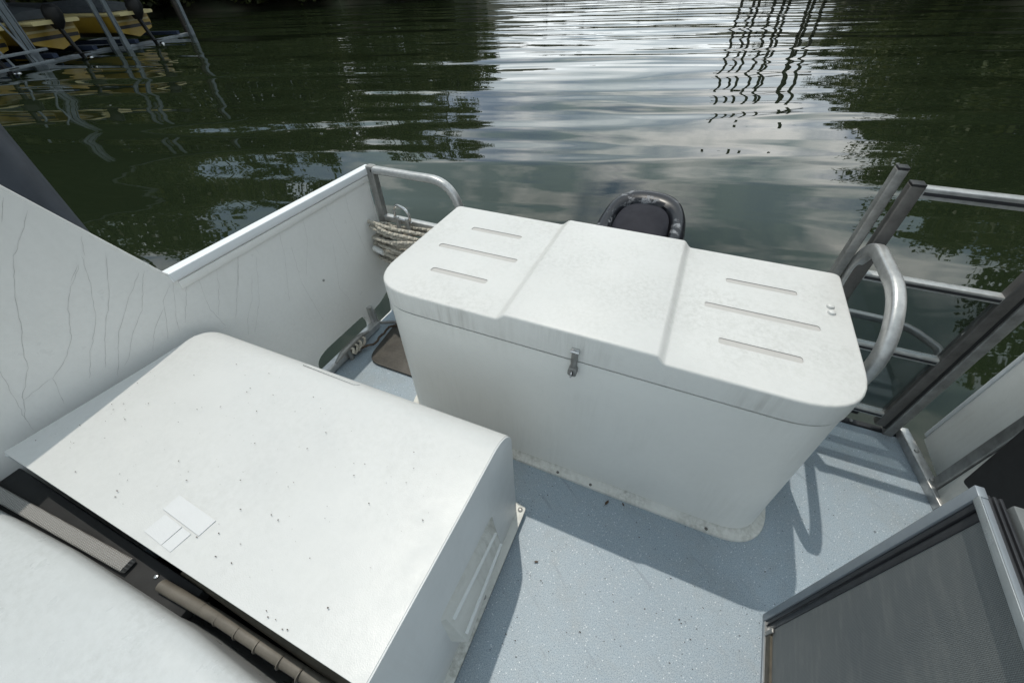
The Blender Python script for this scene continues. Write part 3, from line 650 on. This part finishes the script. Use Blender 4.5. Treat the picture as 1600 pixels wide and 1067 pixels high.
# ------------------------------------------------------------------ white storage locker
lk_ = thing('storage_locker', 'large white fibreglass deck locker with a ribbed lid and steel hasp', 'locker', (-0.12, 0.75, 0))
def lidloop(x0, x1, y0, y1, rf, rr, n=10): return rloop([(x0, y0), (x1, y0), (x1, y1), (x0, y1)], [rf, rf, rr, rr], n)
ZL, ZH, ZS = 0.488, 0.504, 0.437
def ztop(x):
    def st(a, b): 
        s = max(0, min(1, (x-a)/(b-a))); return s*s*(3-2*s)
    return ZL+(ZH-ZL)*(st(-0.287, -0.262)-st(0.026, 0.046))
bm = B(); lp = lidloop(-0.608, 0.360, 0.537, 0.966, 0.115, 0.018)
vs = [bm.verts.new((x, y, 0)) for x, y in lp]; bm.faces.new(vs)
for x in (-0.287, -0.281, -0.2745, -0.268, -0.262, 0.026, 0.031, 0.036, 0.041, 0.046, -0.45, -0.12, 0.2):
    bmesh.ops.bisect_plane(bm, geom=bm.verts[:]+bm.edges[:]+bm.faces[:], plane_co=(x, 0, 0), plane_no=(1, 0, 0))
ret = bmesh.ops.extrude_face_region(bm, geom=bm.faces[:])
topv = set(v for v in ret['geom'] if isinstance(v, bmesh.types.BMVert))
for v in bm.verts:
    if v in topv: v.co.z = ztop(v.co.x)
    else:
        v.co.z = ZS
bm.normal_update(); bmesh.ops.recalc_face_normals(bm, faces=bm.faces)
es = [e for e in bm.edges if len(e.link_faces) == 2 and e.calc_face_angle(0) > R(60) and all(v in topv for v in e.verts)]
bmesh.ops.bevel(bm, geom=es, offset=0.0048, segments=4, profile=0.5, affect='EDGES', clamp_overlap=True)
for v in bm.verts:                                       # front of the lid leans in a little
    pass
for f in bm.faces: f.material_index = 1 if abs(f.normal.z) < 0.45 else 0
lid = obj('lid', bm, [M['lid'], M['lidside'], frp('groove_dirt', (0.47, 0.455, 0.435), 0.6, 0.12, 0.3, 0.0)], lk_, smooth=30)
# six recessed drain grooves
gro = [(-0.503, -0.360, 0.855), (-0.540, -0.327, 0.748), (-0.500, -0.356, 0.645), (0.130, 0.268, 0.849), (0.094, 0.300, 0.743), (0.126, 0.264, 0.639)]
cb_ = B()
for x0, x1, y in gro: plate(cb_, [rloop([(x0, y-0.0085), (x1, y-0.0085), (x1, y+0.0085), (x0, y+0.0085)], 0.006, 4)], XY, ZL-0.0016, ZL+0.02)
cut = obj('cutter', cb_, [M['lid'], M['lid'], bpy.data.materials['groove_dirt']], lk_)
for p in cut.data.polygons: p.material_index = 2
mod = lid.modifiers.new('b', 'BOOLEAN'); mod.operation = 'DIFFERENCE'; mod.object = cut; mod.solver = 'EXACT'; mod.material_mode = 'INDEX'
dg = bpy.context.evaluated_depsgraph_get(); nm = bpy.data.meshes.new_from_object(lid.evaluated_get(dg)); lid.modifiers.clear(); lid.data = nm
nm.set_sharp_from_angle(angle=R(30))
bpy.data.objects.remove(cut)
bm = B()
lp0 = lidloop(-0.606, 0.366, 0.542, 0.95, 0.098, 0.015); lp1 = lidloop(-0.606, 0.358, 0.539, 0.962, 0.113, 0.016); lp2 = lidloop(-0.592, 0.346, 0.552, 0.95, 0.10, 0.016)
prev = None
for f_, z in ((0, 0.0), (0.03, 0.02), (0.3, 0.12), (0.7, 0.30), (1, ZS-0.0056)):
    ring = [bm.verts.new((a[0]+(c[0]-a[0])*f_, a[1]+(c[1]-a[1])*f_, z)) for a, c in zip(lp0, lp1)]
    if prev:
        for k in range(len(ring)): bm.faces.new((prev[k], prev[(k+1) % len(ring)], ring[(k+1) % len(ring)], ring[k]))
    prev = ring
for z in (ZS-0.0055, ZS-0.0005):                       # rebate under the lid: the dark seam
    ring = [bm.verts.new((c[0], c[1], z)) for c in lp2]
    for k in range(len(ring)): bm.faces.new((prev[k], prev[(k+1) % len(ring)], ring[(k+1) % len(ring)], ring[k]))
    prev = ring
bm.faces.new(prev); obj('body', bm, M['locker'], lk_, smooth=35)
# moulded foot flange, flaring out of the body
bm = B(); prev = None
for off, z in ((-0.004, 0.030), (0.0008, 0.018), (0.005, 0.011), (0.010, 0.008), (0.0195, 0.0068), (0.021, 0.004), (0.021, 0.0)):
    lpf = lidloop(-0.606-off, 0.366+off, 0.542-off, 0.95+off, 0.098+off*0.7, 0.015)
    ring = [bm.verts.new((x, y, z)) for x, y in lpf]
    if prev:
        for k in range(len(ring)): bm.faces.new((prev[k], prev[(k+1) % len(ring)], ring[(k+1) % len(ring)], ring[k]))
    prev = ring
obj('foot_flange', bm, M['flange'], lk_, smooth=40)
for x in (-0.12, -0.03, 0.255): b = B(); dome(b, (x, 0.5285, 0.0070), (0, 0, 1), 0.004, 0.003); obj('bolt', b, M['alu_dark'], lk_)
for y in (0.825, 0.804): b = B(); dome(b, (0.325, y, ZL), (0, 0, 1), 0.0075, 0.006, 14); obj('rivet', b, M['lid'], lk_)
# hasp
b = B(); box(b, -0.1205, -0.1085, 0.530, 0.5375, 0.414, 0.464); hs = obj('hasp', b, M['alu_dull'], lk_, bev=0.0015)
b = B(); box(b, -0.1225, -0.1065, 0.532, 0.5375, 0.459, 0.470); obj('hinge_leaf', b, M['steel'], hs, bev=0.001)
b = B(); tube(b, (-0.1225, 0.531, 0.463), (-0.1065, 0.531, 0.463), 0.0025); obj('hinge_pin', b, M['steel'], hs)
b = B(); plate(b, [rloop([(-0.1235, 0.401), (-0.1055, 0.401), (-0.1055, 0.421), (-0.1235, 0.421)], 0.006, 4)], lambda u, v, w: (u, w, v), 0.526, 0.541); obj('hasp_plate', b, M['alu_dull'], hs, bev=0.001)
b = B(); sweep(b, fillet([(-0.1145, 0.525, 0.405), (-0.1145, 0.518, 0.405), (-0.1145, 0.518, 0.417), (-0.1145, 0.525, 0.417)], 0.005, 4), circ(0.0018, 8)); obj('staple', b, M['steel'], hs)
b = B(); box(b, -0.117, -0.112, 0.5245, 0.527, 0.406, 0.416); obj('keyhole', b, M['black'], hs)

# ------------------------------------------------------------------ outboard motor behind the locker
om = thing('outboard_motor', 'charcoal outboard motor cowling with worn chalky rim behind the white locker', 'outboard motor', (-0.105, 1.24, -0.3))
def cowl(prof, cx, cy, ax_, ay_, tilt):
    bm = B(); prev = None; N = 48
    for r, z in prof:
        ring = []
        for k in range(N):
            a = 2*math.pi*k/N; ca, sa = math.cos(a), math.sin(a); e = 2/2.7
            x = ax_*r*math.copysign(abs(ca)**e, ca); y = ay_*r*math.copysign(abs(sa)**e, sa)
            x *= 1-0.10*(y/ay_); y -= 0.055*(1-r)
            ring.append(bm.verts.new((cx+x, cy+y, z+tilt*y-0.35*x*x)))
        if prev:
            for k in range(N): bm.faces.new((prev[k], prev[(k+1) % N], ring[(k+1) % N], ring[k]))
        prev = ring
    bm.faces.new(prev); return bm
obj('cowl', cowl([(0.80, 0.05), (0.92, 0.12), (1.0, 0.26), (1.0, 0.33), (0.985, 0.368), (0.95, 0.398), (0.89, 0.416), (0.80, 0.421), (0.70, 0.416), (0.645, 0.409), (0.63, 0.378), (0.60, 0.375), (0.58, 0.375)], -0.105, 1.24, 0.140, 0.180, 0.14), M['cowl'], om, smooth=50)
obj('cowl_panel', cowl([(0.612, 0.365), (0.608, 0.398), (0.58, 0.410), (0.48, 0.415), (0.3, 0.417), (0.05, 0.418)], -0.105, 1.24, 0.140, 0.180, 0.14), M['cowl_panel'], om, smooth=50)
b = B(); sweep(b, [(-0.105, 1.24, 0.1), (-0.105, 1.25, -0.2), (-0.105, 1.27, -0.6)], lambda i: rrect(0.09, 0.14-0.02*i, 0.03)); obj('drive_leg', b, M['cowl_panel'], om)
b = B(); box(b, -0.15, -0.06, 1.034, 1.12, -0.2, 0.12); obj('clamp_bracket', b, M['alu_dark'], om, bev=0.006)

# ------------------------------------------------------------------ hatch cover box at the left
hc = thing('hatch_cover', 'white speckled fibreglass companionway cover, open below its front edge', 'hatch cover', (-0.55, 0.2, 0))
XL, XR = -0.936, -0.180
prof = [(0.383, 0.018), (0.376, 0.20), (0.372, 0.335)]
for k in range(1, 9):
    a = R(90*k/8); prof.append((0.300+0.072*math.cos(a), 0.345+0.072*math.sin(a)))
prof += [(0.20, 0.421), (0.10, 0.427), (0.0, 0.434), (-0.022, 0.436)]
TH = 0.008
def off(pf, t_):
    o_ = []
    for i, p in enumerate(pf):
        a, c = pf[max(i-1, 0)], pf[min(i+1, len(pf)-1)]; d = Vector((c[0]-a[0], c[1]-a[1])).normalized(); o_.append((p[0]-d.y*t_, p[1]+d.x*t_))
    return o_
pin = off(prof, TH)
if pin[5][1] > prof[5][1]: pin = off(prof, -TH)
lft = lambda z: -0.028*max(0, (z-0.2))/0.23
bm = B(); NX = 10
def strip(pf):
    rows = []
    for i in range(NX+1):
        s = i/NX; x = XL+(XR-XL)*s
        rows.append([bm.verts.new((x, y, z-0.010*(1-s)*(1 if z > 0.3 else z/0.3))) for y, z in pf])
    return rows
ro = strip(prof); ri = strip(pin)
for rows in (ro, ri):
    for A, C in zip(rows, rows[1:]):
        for j in range(len(A)-1): bm.faces.new((A[j], A[j+1], C[j+1], C[j]))
for A, C in ((ro[0], ri[0]), (ro[-1], ri[-1])):
    for j in range(len(A)-1): bm.faces.new((A[j], A[j+1], C[j+1], C[j]))
for idx in (0, -1):
    for i in range(NX): bm.faces.new((ro[i][idx], ro[i+1][idx], ri[i+1][idx], ri[i][idx]))
obj('top_shell', bm, M['hatch'], hc, smooth=28)
# right cheek, with the front edge running on below the picture
cheek = [(y-0.0005, z-0.0012) for y, z in prof]
cheek = [(0.3825, 0.0)] + cheek + [(-0.0225, 0.02), (-0.0225, 0.0)]
bm = B(); plate(bm, [cheek], YZ, XR-0.010, XR+0.0025); obj('side_cheek', bm, M['hatchside'], hc, bev=0.0018, smooth=28)
bm = B(); plate(bm, [[(y-0.002, z-0.014) for y, z in cheek[1:-1]]], YZ, XL+0.001, XL+0.009); obj('side_cheek', bm, M['hatchside'], hc, smooth=28)
# base flange with gasket
b = B(); plate(b, [rloop([(XR-0.005, -0.6), (XR+0.021, -0.6), (XR+0.021, 0.398), (XR-0.03, 0.405), (XR-0.005, 0.37)], [0, 0, 0.006, 0.006, 0], 3)], XY, 0.019, 0.026); obj('base_flange', b, M['flange'], hc, bev=0.0015)
b = B(); box(b, XR-0.008, XR+0.0185, -0.6, 0.396, 0.0015, 0.0185); obj('gasket', b, M['gasket'], hc)
b = B(); box(b, XL, XR-0.01, 0.384, 0.404, 0.0, 0.018); obj('base_flange', b, M['flange'], hc, bev=0.002)
for c, a_, r_ in (((XR+0.0095, 0.388, 0.026), (0, 0, 1), 0.0062), ((XR+0.0095, 0.186, 0.026), (0, 0, 1), 0.0062)): b = B(); dome(b, c, a_, r_, 0.004, 12); obj('rivet', b, M['alu_dull'], hc)
# moulded louvre on the cheek: sloped raised pad
vn = B(); P0 = [(0.083, 0.105), (0.266, 0.135), (0.272, 0.245), (0.086, 0.266)]; P1 = [(0.100, 0.075), (0.252, 0.105), (0.255, 0.215), (0.098, 0.238)]
A = [vn.verts.new((XR+0.002, y, z)) for y, z in rloop(P0, 0.012, 3)]; C = [vn.verts.new((XR+0.006+0.20*(0.252-z), y, z)) for y, z in rloop([(0.092, 0.118), (0.256, 0.146), (0.262, 0.236), (0.094, 0.256)], 0.01, 3)]
for k in range(len(A)): vn.faces.new((A[k], A[(k+1) % len(A)], C[(k+1) % len(A)], C[k]))
vn.faces.new(C); lv = obj('louvre', vn, M['flange'], hc, bev=0.002, smooth=25)
b = B(); bar(b, (XR+0.012, 0.10, 0.225), (XR+0.014, 0.255, 0.210), 0.010, 0.003); obj('louvre_rib', b, M['hatchside'], lv)
b = B(); bar(b, (XR+0.026, 0.10, 0.150), (XR+0.022, 0.255, 0.165), 0.012, 0.003); obj('louvre_rib', b, M['hatchside'], lv)
# three thin repair patches near the front edge
def patch(q, nm='repair_patch'):
    b = B(); zf = lambda x, y: 0.434-0.010*(XR-x)/(XR-XL)-0.06*(y-0.0)+0.0004
    A = [b.verts.new((x, y, zf(x, y)+0.0010)) for x, y in q]; C = [b.verts.new((x, y, zf(x, y)-0.0015)) for x, y in q]
    b.faces.new(A); b.faces.new(C[::-1])
    for k in range(4): b.faces.new((A[k], C[k], C[(k+1) % 4], A[(k+1) % 4]))
    obj(nm, b, M['patch'], hc, bev=0.0002, seg=1)
patch([(-0.585, 0.046), (-0.586, 0.0215), (-0.500, 0.0165), (-0.498, 0.041)])
patch([(-0.575, 0.018), (-0.577, -0.010), (-0.536, -0.0125), (-0.534, 0.0155)])
patch([(-0.5325, 0.0152), (-0.5345, -0.0125), (-0.515, -0.0135), (-0.5125, 0.014)])
# lifted strip on the aft edge
b = B()
q = [(-0.640, 0.352), (-0.520, 0.349), (-0.498, 0.345), (-0.505, 0.338), (-0.645, 0.342)]
def zr(y):
    for (a, z0), (c_, z1) in zip(prof[2:], prof[3:]):
        if c_ <= y <= a: return z0+(z1-z0)*(a-y)/(a-c_)
    return 0.42
A = [b.verts.new((x, y, zr(y)-0.0065+0.004)) for x, y in q]; C = [b.verts.new((x, y, zr(y)-0.012)) for x, y in q]
b.faces.new(A); b.faces.new(C[::-1])
for k in range(5): b.faces.new((A[k], C[k], C[(k+1) % 5], A[(k+1) % 5]))
obj('edge_repair', b, M['hatch'], hc)
# batten under the lip, black sheets painted in for the shade inside
b = B(); bar(b, (-0.535, -0.0165, 0.352), (-0.19, -0.022, 0.352), 0.026, 0.020); obj('lip_batten', b, M['batten'], hc)
b = B(); box(b, XL+0.02, XR-0.014, 0.30, 0.31, 0.004, 0.33); obj('shade_sheet', b, M['gap_shade'], hc)
b = B(); box(b, XL+0.02, XR-0.014, -0.3, 0.31, 0.0015, 0.0035); obj('shade_floor', b, M['gap_shade'], hc)

# ------------------------------------------------------------------ forward bulkhead top, tread and hose in the gap
fb = thing('cabin_bulkhead', 'white glossy bulkhead top in the lower left corner, streaked grey', 'bulkhead', (-0.7, -0.3, 0))
bm = B()
xs = [-1.25, -0.95, -0.83, -0.70, -0.56, -0.43, -0.30, -0.20]; ye = [-0.115, -0.088, -0.079, -0.070, -0.066, -0.063, -0.068, -0.070]
rows = []
for x, y in zip(xs, ye):
    rows.append([bm.verts.new((x, yy, zz)) for yy, zz in ((-0.9, 0.45), (-0.4, 0.432), (y-0.10, 0.416), (y-0.03, 0.411), (y-0.010, 0.406), (y-0.002, 0.396), (y, 0.38), (y, 0.0))])
for A, C in zip(rows, rows[1:]):
    for j in range(len(A)-1): bm.faces.new((A[j], A[j+1], C[j+1], C[j]))
obj('bulkhead_top', bm, M['slab'], fb, smooth=50)
b = B(); bar(b, (-1.02, -0.0755, 0.375), (-0.605, -0.052, 0.375), 0.019, 0.010, r=0.003); st_ = thing('step_tread', 'knurled metal step edge in the dark gap at the left', 'step', (-0.8, -0.065, 0.37)); obj('tread_bar', b, M['tread'], st_)
b = B(); box(b, -1.02, -0.48, -0.095, -0.030, 0.345, 0.366); obj('tread_support', b, M['gap_shade'], st_, bev=0.002)
b = B(); dome(b, (-0.56, -0.045, 0.366), (0, 0, 1), 0.004, 0.003); obj('screw', b, M['steel'], st_)
hsn = thing('hose', 'tan ribbed hose lying in the dark gap under the cover', 'hose', (-0.4, -0.045, 0.35))
b = B(); sweep(b, [(-0.537, -0.049, 0.372), (-0.43, -0.044, 0.372), (-0.33, -0.043, 0.370), (-0.26, -0.042, 0.368), (-0.205, -0.041, 0.364)], circ(0.0080, 12)); obj('pipe', b, M['hose'], hsn)
for x in (-0.455, -0.425, -0.388, -0.352, -0.312, -0.28, -0.24):
    b = B(); sweep(b, [(x-0.0008, -0.0446, 0.3718), (x+0.0008, -0.0446, 0.3718)], circ(0.0085, 12)); obj('tie', b, M['hose'], hsn)

# ------------------------------------------------------------------ starboard gate, grab rail
gt = thing('stern_gate', 'aluminium stern gate of four rails at the right, with tinted panels added for its shadow', 'gate', (0.55, 1.02, 0))
b = B(); bar(b, (0.408, 1.020, 0.03), (0.408, 1.020, 0.672), 0.026, 0.024, Vector((0, 1, 0))); obj('gate_post', b, M['alu_dark'], gt)
b = B(); bar(b, (0.676, 1.020, 0.03), (0.676, 1.020, 0.86), 0.024, 0.024, Vector((0, 1, 0))); obj('gate_post', b, M['alu_dark'], gt)
for z, h in ((0.661, 0.022), (0.468, 0.018), (0.279, 0.018), (0.067, 0.018)):
    b = B(); bar(b, (0.420, 1.020, z), (0.664, 1.020, z), 0.022, h); rl = obj('gate_rail', b, M['alu'], gt)
    b = B(); box(b, 0.422, 0.662, 1.0075, 1.0125, z-0.003, z+0.003); obj('rail_groove', b, M['gasket'], rl)
for z0, z1 in ((0.289, 0.458), (0.077, 0.269)):  # panels added to throw the shaded strip on the deck
    b = B(); box(b, 0.421, 0.663, 1.019, 1.022, z0, z1); obj('shadow_panel', b, M['gate_tint'], gt)
b = B(); box(b, 0.59, 0.625, 1.028, 1.05, 0.03, 0.058); obj('hinge_block', b, M['black'], gt, bev=0.002)
b = B(); box(b, 0.396, 0.420, 1.008, 1.032, 0.6725, 0.677); obj('post_cap', b, M['black'], gt, bev=0.001)
fp = thing('gate_hinge_post', 'dark metal post the gate closes against, beside the right bottom rail', 'post', (0.708, 1.02, 0))
b = B(); bar(b, (0.709, 1.022, 0.0), (0.709, 1.022, 0.95), 0.024, 0.03, Vector((0, 1, 0))); obj('post_tube', b, M['alu_dull'], fp)
b = B(); box(b, 0.6895, 0.6965, 1.012, 1.03, 0.02, 0.93); obj('rubber_seal', b, M['rubber'], fp)
lp_ = thing('gate_latch_post', 'dull metal post rising just left of the gate, next to the grab rail', 'post', (0.378, 1.03, 0))
b = B(); bar(b, (0.374, 1.032, 0.0), (0.374, 1.032, 0.695), 0.020, 0.024, Vector((0, 1, 0))); obj('post_tube', b, M['alu_dull'], lp_)
b = B(); box(b, 0.365, 0.384, 1.021, 1.043, 0.6955, 0.70); obj('post_cap', b, M['black'], lp_, bev=0.001)
gb = thing('grab_rail', 'bright bent aluminium grab rail beside the right end of the locker', 'rail', (0.402, 0.85, 0))
b = B(); sweep(b, fillet([(0.398, 1.012, 0.02), (0.398, 1.020, 0.38), (0.398, 1.028, 0.500), (0.398, 0.985, 0.553), (0.398, 0.80, 0.556), (0.398, 0.715, 0.49), (0.398, 0.722, 0.36), (0.398, 0.80, 0.15), (0.398, 0.86, 0.012)], 0.055, 8), rrect(0.028, 0.023, 0.007, 4), Vector((1, 0, 0))); obj('rail_tube', b, M['alu'], gb)
b = B(); sweep(b, [(0.398, 0.80, 0.15), (0.398, 1.0, 0.16)], circ(0.009, 10)); obj('brace', b, M['alu'], gb)
for y in (0.862, 1.0): b = B(); box(b, 0.378, 0.418, y-0.022, y+0.012, 0.0005, 0.008); obj('foot_plate', b, M['alu_dull'], gb, bev=0.002)
bt = thing('boarding_tube', 'bent bright tube outside the gate, low over the water', 'tube', (0.6, 1.15, 0.2))
b = B(); sweep(b, fillet([(0.36, 1.034, 0.285), (0.40, 1.15, 0.285), (0.63, 1.15, 0.279), (0.735, 1.15, 0.226), (0.738, 1.12, 0.20), (0.716, 1.045, 0.19)], 0.05, 8), rrect(0.020, 0.018, 0.006)); obj('bent_tube', b, M['alu'], bt)

# ------------------------------------------------------------------ starboard side: base rail, panel, post, wall
rs = thing('side_panel', 'white side panel in an aluminium frame on the right behind the gate post', 'panel', (0.78, 0.95, 0))
b = B(); bar(b, (0.776, 0.80, 0.012), (0.740, 1.03, 0.012), 0.024, 0.026); br = obj('base_rail', b, M['alu'], rs)
for y in (0.87, 0.955): b = B(); dome(b, (0.7765-0.1565*(y-0.80), y, 0.025), (0, 0, 1), 0.006, 0.004); obj('bolt', b, M['alu_dull'], br)
b = B(); box(b, 0.798, 0.806, 0.84, 1.030, 0.002, 1.0); obj('sheet', b, M['rightwall'], rs, bev=0.001)
b = B(); box(b, 0.7955, 0.809, 1.0305, 1.042, 0.012, 1.0); obj('edge_strip', b, M['capwhite'], rs, bev=0.0015)
b = B(); bar(b, (0.782, 0.862, 0.0), (0.782, 0.862, 1.0), 0.030, 0.030, Vector((0, 1, 0))); obj('frame_post', b, M['alu_dull'], rs)
cw_ = thing('cabin_side_wall', 'stained white cabin wall end at the right edge', 'wall', (0.79, 0.7, 0))
b = B(); box(b, 0.770, 0.80, 0.55, 0.8445, 0.0015, 1.0); obj('wall_sheet', b, M['flange'], cw_, bev=0.004)
b = B(); box(b, 0.766, 0.7695, 0.56, 0.835, 0.0015, 0.012); obj('sealant_strip', b, M['gasket'], cw_)
bp = thing('dark_cabin_board', 'matt black board standing in for the dark open cabin at the right edge', 'board', (0.62, 0.5, 0.5))  # black sheet painted in for the unlit cabin interior
b = B(); plate(b, [rloop([(0.666, 0.275), (0.690, 0.44), (0.76, 0.95), (0.3, 0.95), (0.3, 0.30), (0.56, 0.29), (0.632, 0.286)], [0.008, 0, 0, 0, 0, 0, 0.012], 4)], YZ, 0.62, 0.70); obj('board_sheet', b, M['black'], bp, bev=0.006, seg=1, smooth=20)

# ------------------------------------------------------------------ screen door bottom right
sd = thing('screen_door', 'grey framed insect screen door in the lower right corner', 'door', (0.38, 0.3, 0))
def dobj(nm, b, mat, parent, **k):                       # the door stands about three degrees open
    for v in b.verts:
        dy = v.co.y-0.381; v.co.x += 0.05*dy
    return obj(nm, b, mat, parent, **k)
b = B(); box(b, 0.378, 0.387, 0.381, 0.3955, 0.001, 0.570); dobj('stile', b, M['doorframe'], sd, bev=0.001)
b = B(); box(b, 0.3805, 0.386, 0.3725, 0.3805, 0.012, 0.560); dobj('stile_gasket', b, M['gasket'], sd, bev=0.001)
b = B(); box(b, 0.383, 0.386, 0.361, 0.372, 0.012, 0.560); dobj('spline_channel', b, M['gasket'], sd, bev=0.0015)
b = B(); box(b, 0.378, 0.392, -0.5, 0.3805, 0.001, 0.008); dobj('bottom_rail', b, M['doorframe'], sd, bev=0.001)
b = B(); box(b, 0.3788, 0.390, -0.5, 0.3805, 0.0085, 0.0115); dobj('bottom_bead', b, M['doortrim'], sd)
b = B(); box(b, 0.3805, 0.391, -0.5, 0.361, 0.012, 0.034); dobj('bottom_channel', b, M['batten'], sd, bev=0.001)
b = B(); box(b, 0.3795, 0.3865, -0.5, 0.3805, 0.5605, 0.570); dobj('top_rail', b, M['doorframe'], sd, bev=0.001)
b = B(); box(b, 0.3775, 0.3792, -0.5, 0.3808, 0.5615, 0.5715); dobj('top_bead', b, M['doortrim'], sd, bev=0.0005)
b = B(); box(b, 0.3845, 0.3855, -0.5, 0.361, 0.034, 0.5605); dobj('screen_mesh', b, M['screen'], sd)
b = B(); box(b, 0.379, 0.3825, 0.352, 0.3605, 0.013, 0.045); dobj('corner_clip', b, M['alu_dull'], sd, bev=0.001)
tk = thing('sliding_door_track', 'black grooved sliding door track beyond the top of the screen door', 'track', (0.40, 0.2, 0.55))
for k in range(3):
    b = B(); box(b, 0.3895+0.0055*k, 0.3925+0.0055*k, -0.5, 0.39, 0.550, 0.566); dobj('track_rib', b, M['gasket'], tk, bev=0.0005)
b = B(); box(b, 0.3875, 0.407, -0.5, 0.392, 0.525, 0.5495); dobj('track_bed', b, M['black'], tk)
sp = thing('sliding_window', 'plain grey sliding window leaf behind the black track at the right edge', 'window', (0.43, 0.2, 0.5))
b = B(); box(b, 0.4085, 0.436, -0.5, 0.384, 0.555, 0.569); dobj('leaf_sheet', b, M['greypanel'], sp, bev=0.002)

# ------------------------------------------------------------------ small debris on the deck
def leaf(x, y, s, rz, label):
    b = B(); pts = [(-1, 0, .1), (-0.3, 0.42, .02), (0.5, 0.3, .12), (1, 0, .3), (0.4, -0.36, .05), (-0.4, -0.34, .14)]
    c = b.verts.new((0, 0, 0.0)); vs = [b.verts.new(p) for p in pts]
    for k in range(6): b.faces.new((c, vs[k], vs[(k+1) % 6]))
    st = [b.verts.new(p) for p in ((-1, 0.03, .1), (-1.6, 0.1, .2), (-1.6, 0.04, .2), (-1, -0.05, .1))]; b.faces.new(st)
    for v in b.verts:
        q = v.co*s; v.co = (q.x*math.cos(rz)-q.y*math.sin(rz)+x, q.x*math.sin(rz)+q.y*math.cos(rz)+y, q.z+0.0035)
    o = obj('dead_leaf', b, M['leaf_dead'], None, origin=(x, y, 0)); setp(o, label, 'leaf', 'dead leaves on the deck')
leaf(0.021, 0.500, 0.0085, 1.2, 'brown dead leaf on the deck just in front of the locker foot')
leaf(-0.094, 0.301, 0.0055, 0.4, 'small dark dead leaf on the sunlit deck right of the hatch cover')
leaf(0.060, 0.512, 0.005, 2.2, 'thin dead leaf scrap touching the locker foot, right of the brown leaf')
b = B(); rnd = random.Random(5)
for k in range(170):
    x, y = rnd.uniform(-0.15, 0.74), rnd.uniform(0.0, 0.99)
    if -0.63 < x < 0.41 and y > 0.50: continue
    s = rnd.uniform(0.0008, 0.0024); a = rnd.uniform(0, 3)
    vs = [b.verts.new((x+s*r_*math.cos(a+q), y+s*r_*0.6*math.sin(a+q), 0.001+h_)) for q, r_, h_ in ((0, 1.5, 0), (1.6, .8, .001), (3.1, 1.2, .0003), (4.7, .7, .0012))]; b.faces.new(vs)
for k in range(130):
    x, y = rnd.uniform(-0.92, -0.2), rnd.uniform(0.0, 0.29)
    s = rnd.choice((0.0006, 0.0008, 0.0011, 0.0016)); a = rnd.uniform(0, 3); z = 0.4355-0.010*(XR-x)/(XR-XL)-0.058*y
    vs = [b.verts.new((x+s*r_*math.cos(a+q), y+s*r_*0.6*math.sin(a+q), z+h_)) for q, r_, h_ in ((0, 1.5, 0), (1.6, .8, .0005), (3.1, 1.2, .0002), (4.7, .7, .0006))]; b.faces.new(vs)
for x, y, s in ((-0.336, -0.0105, 0.0011), (-0.329, -0.0145, 0.0013), (-0.318, -0.0125, 0.0010), (-0.303, -0.0165, 0.0011), (-0.297, -0.0145, 0.0013), (-0.269, 0.022, 0.0016), (-0.52, 0.10, 0.0013), (-0.679, 0.012, 0.0018), (-0.36, 0.20, 0.0011), (-0.30, 0.25, 0.0012), (-0.62, 0.25, 0.0012), (-0.44, 0.13, 0.001)):
    a = rnd.uniform(0, 3); z = 0.4365-0.010*(XR-x)/(XR-XL)-0.058*max(y, -0.01)
    vs = [b.verts.new((x+s*r_*math.cos(a+q), y+s*r_*0.6*math.sin(a+q), z+h_)) for q, r_, h_ in ((0, 1.2, 0), (1.3, .9, .001), (2.5, 1.1, .0004), (3.7, 0.8, .0010), (5.0, 0.9, 0.0003))]; b.faces.new(vs)
o = obj('debris_crumbs', b, M['crumb'], None); setp(o, 'dark crumbs and bits of dirt scattered over the deck and the white cover', kind='stuff')

# dark piling outside the left wall
pl = thing('dock_piling', 'blue grey sleeved piling standing outside the left wall', 'piling', (-1.665, 0.33, -0.3))
b = B(); sweep(b, [(-1.665, 0.33, -0.6), (-1.665, 0.33, 1.7)], circ(0.165, 32), Vector((0, 1, 0))); obj('sleeve', b, M['piling'], pl, smooth=60)
b = B(); box(b, -1.512, -1.500, 0.285, 0.297, -0.5, 1.69); obj('seam_strip', b, M['piling'], pl, bev=0.003)
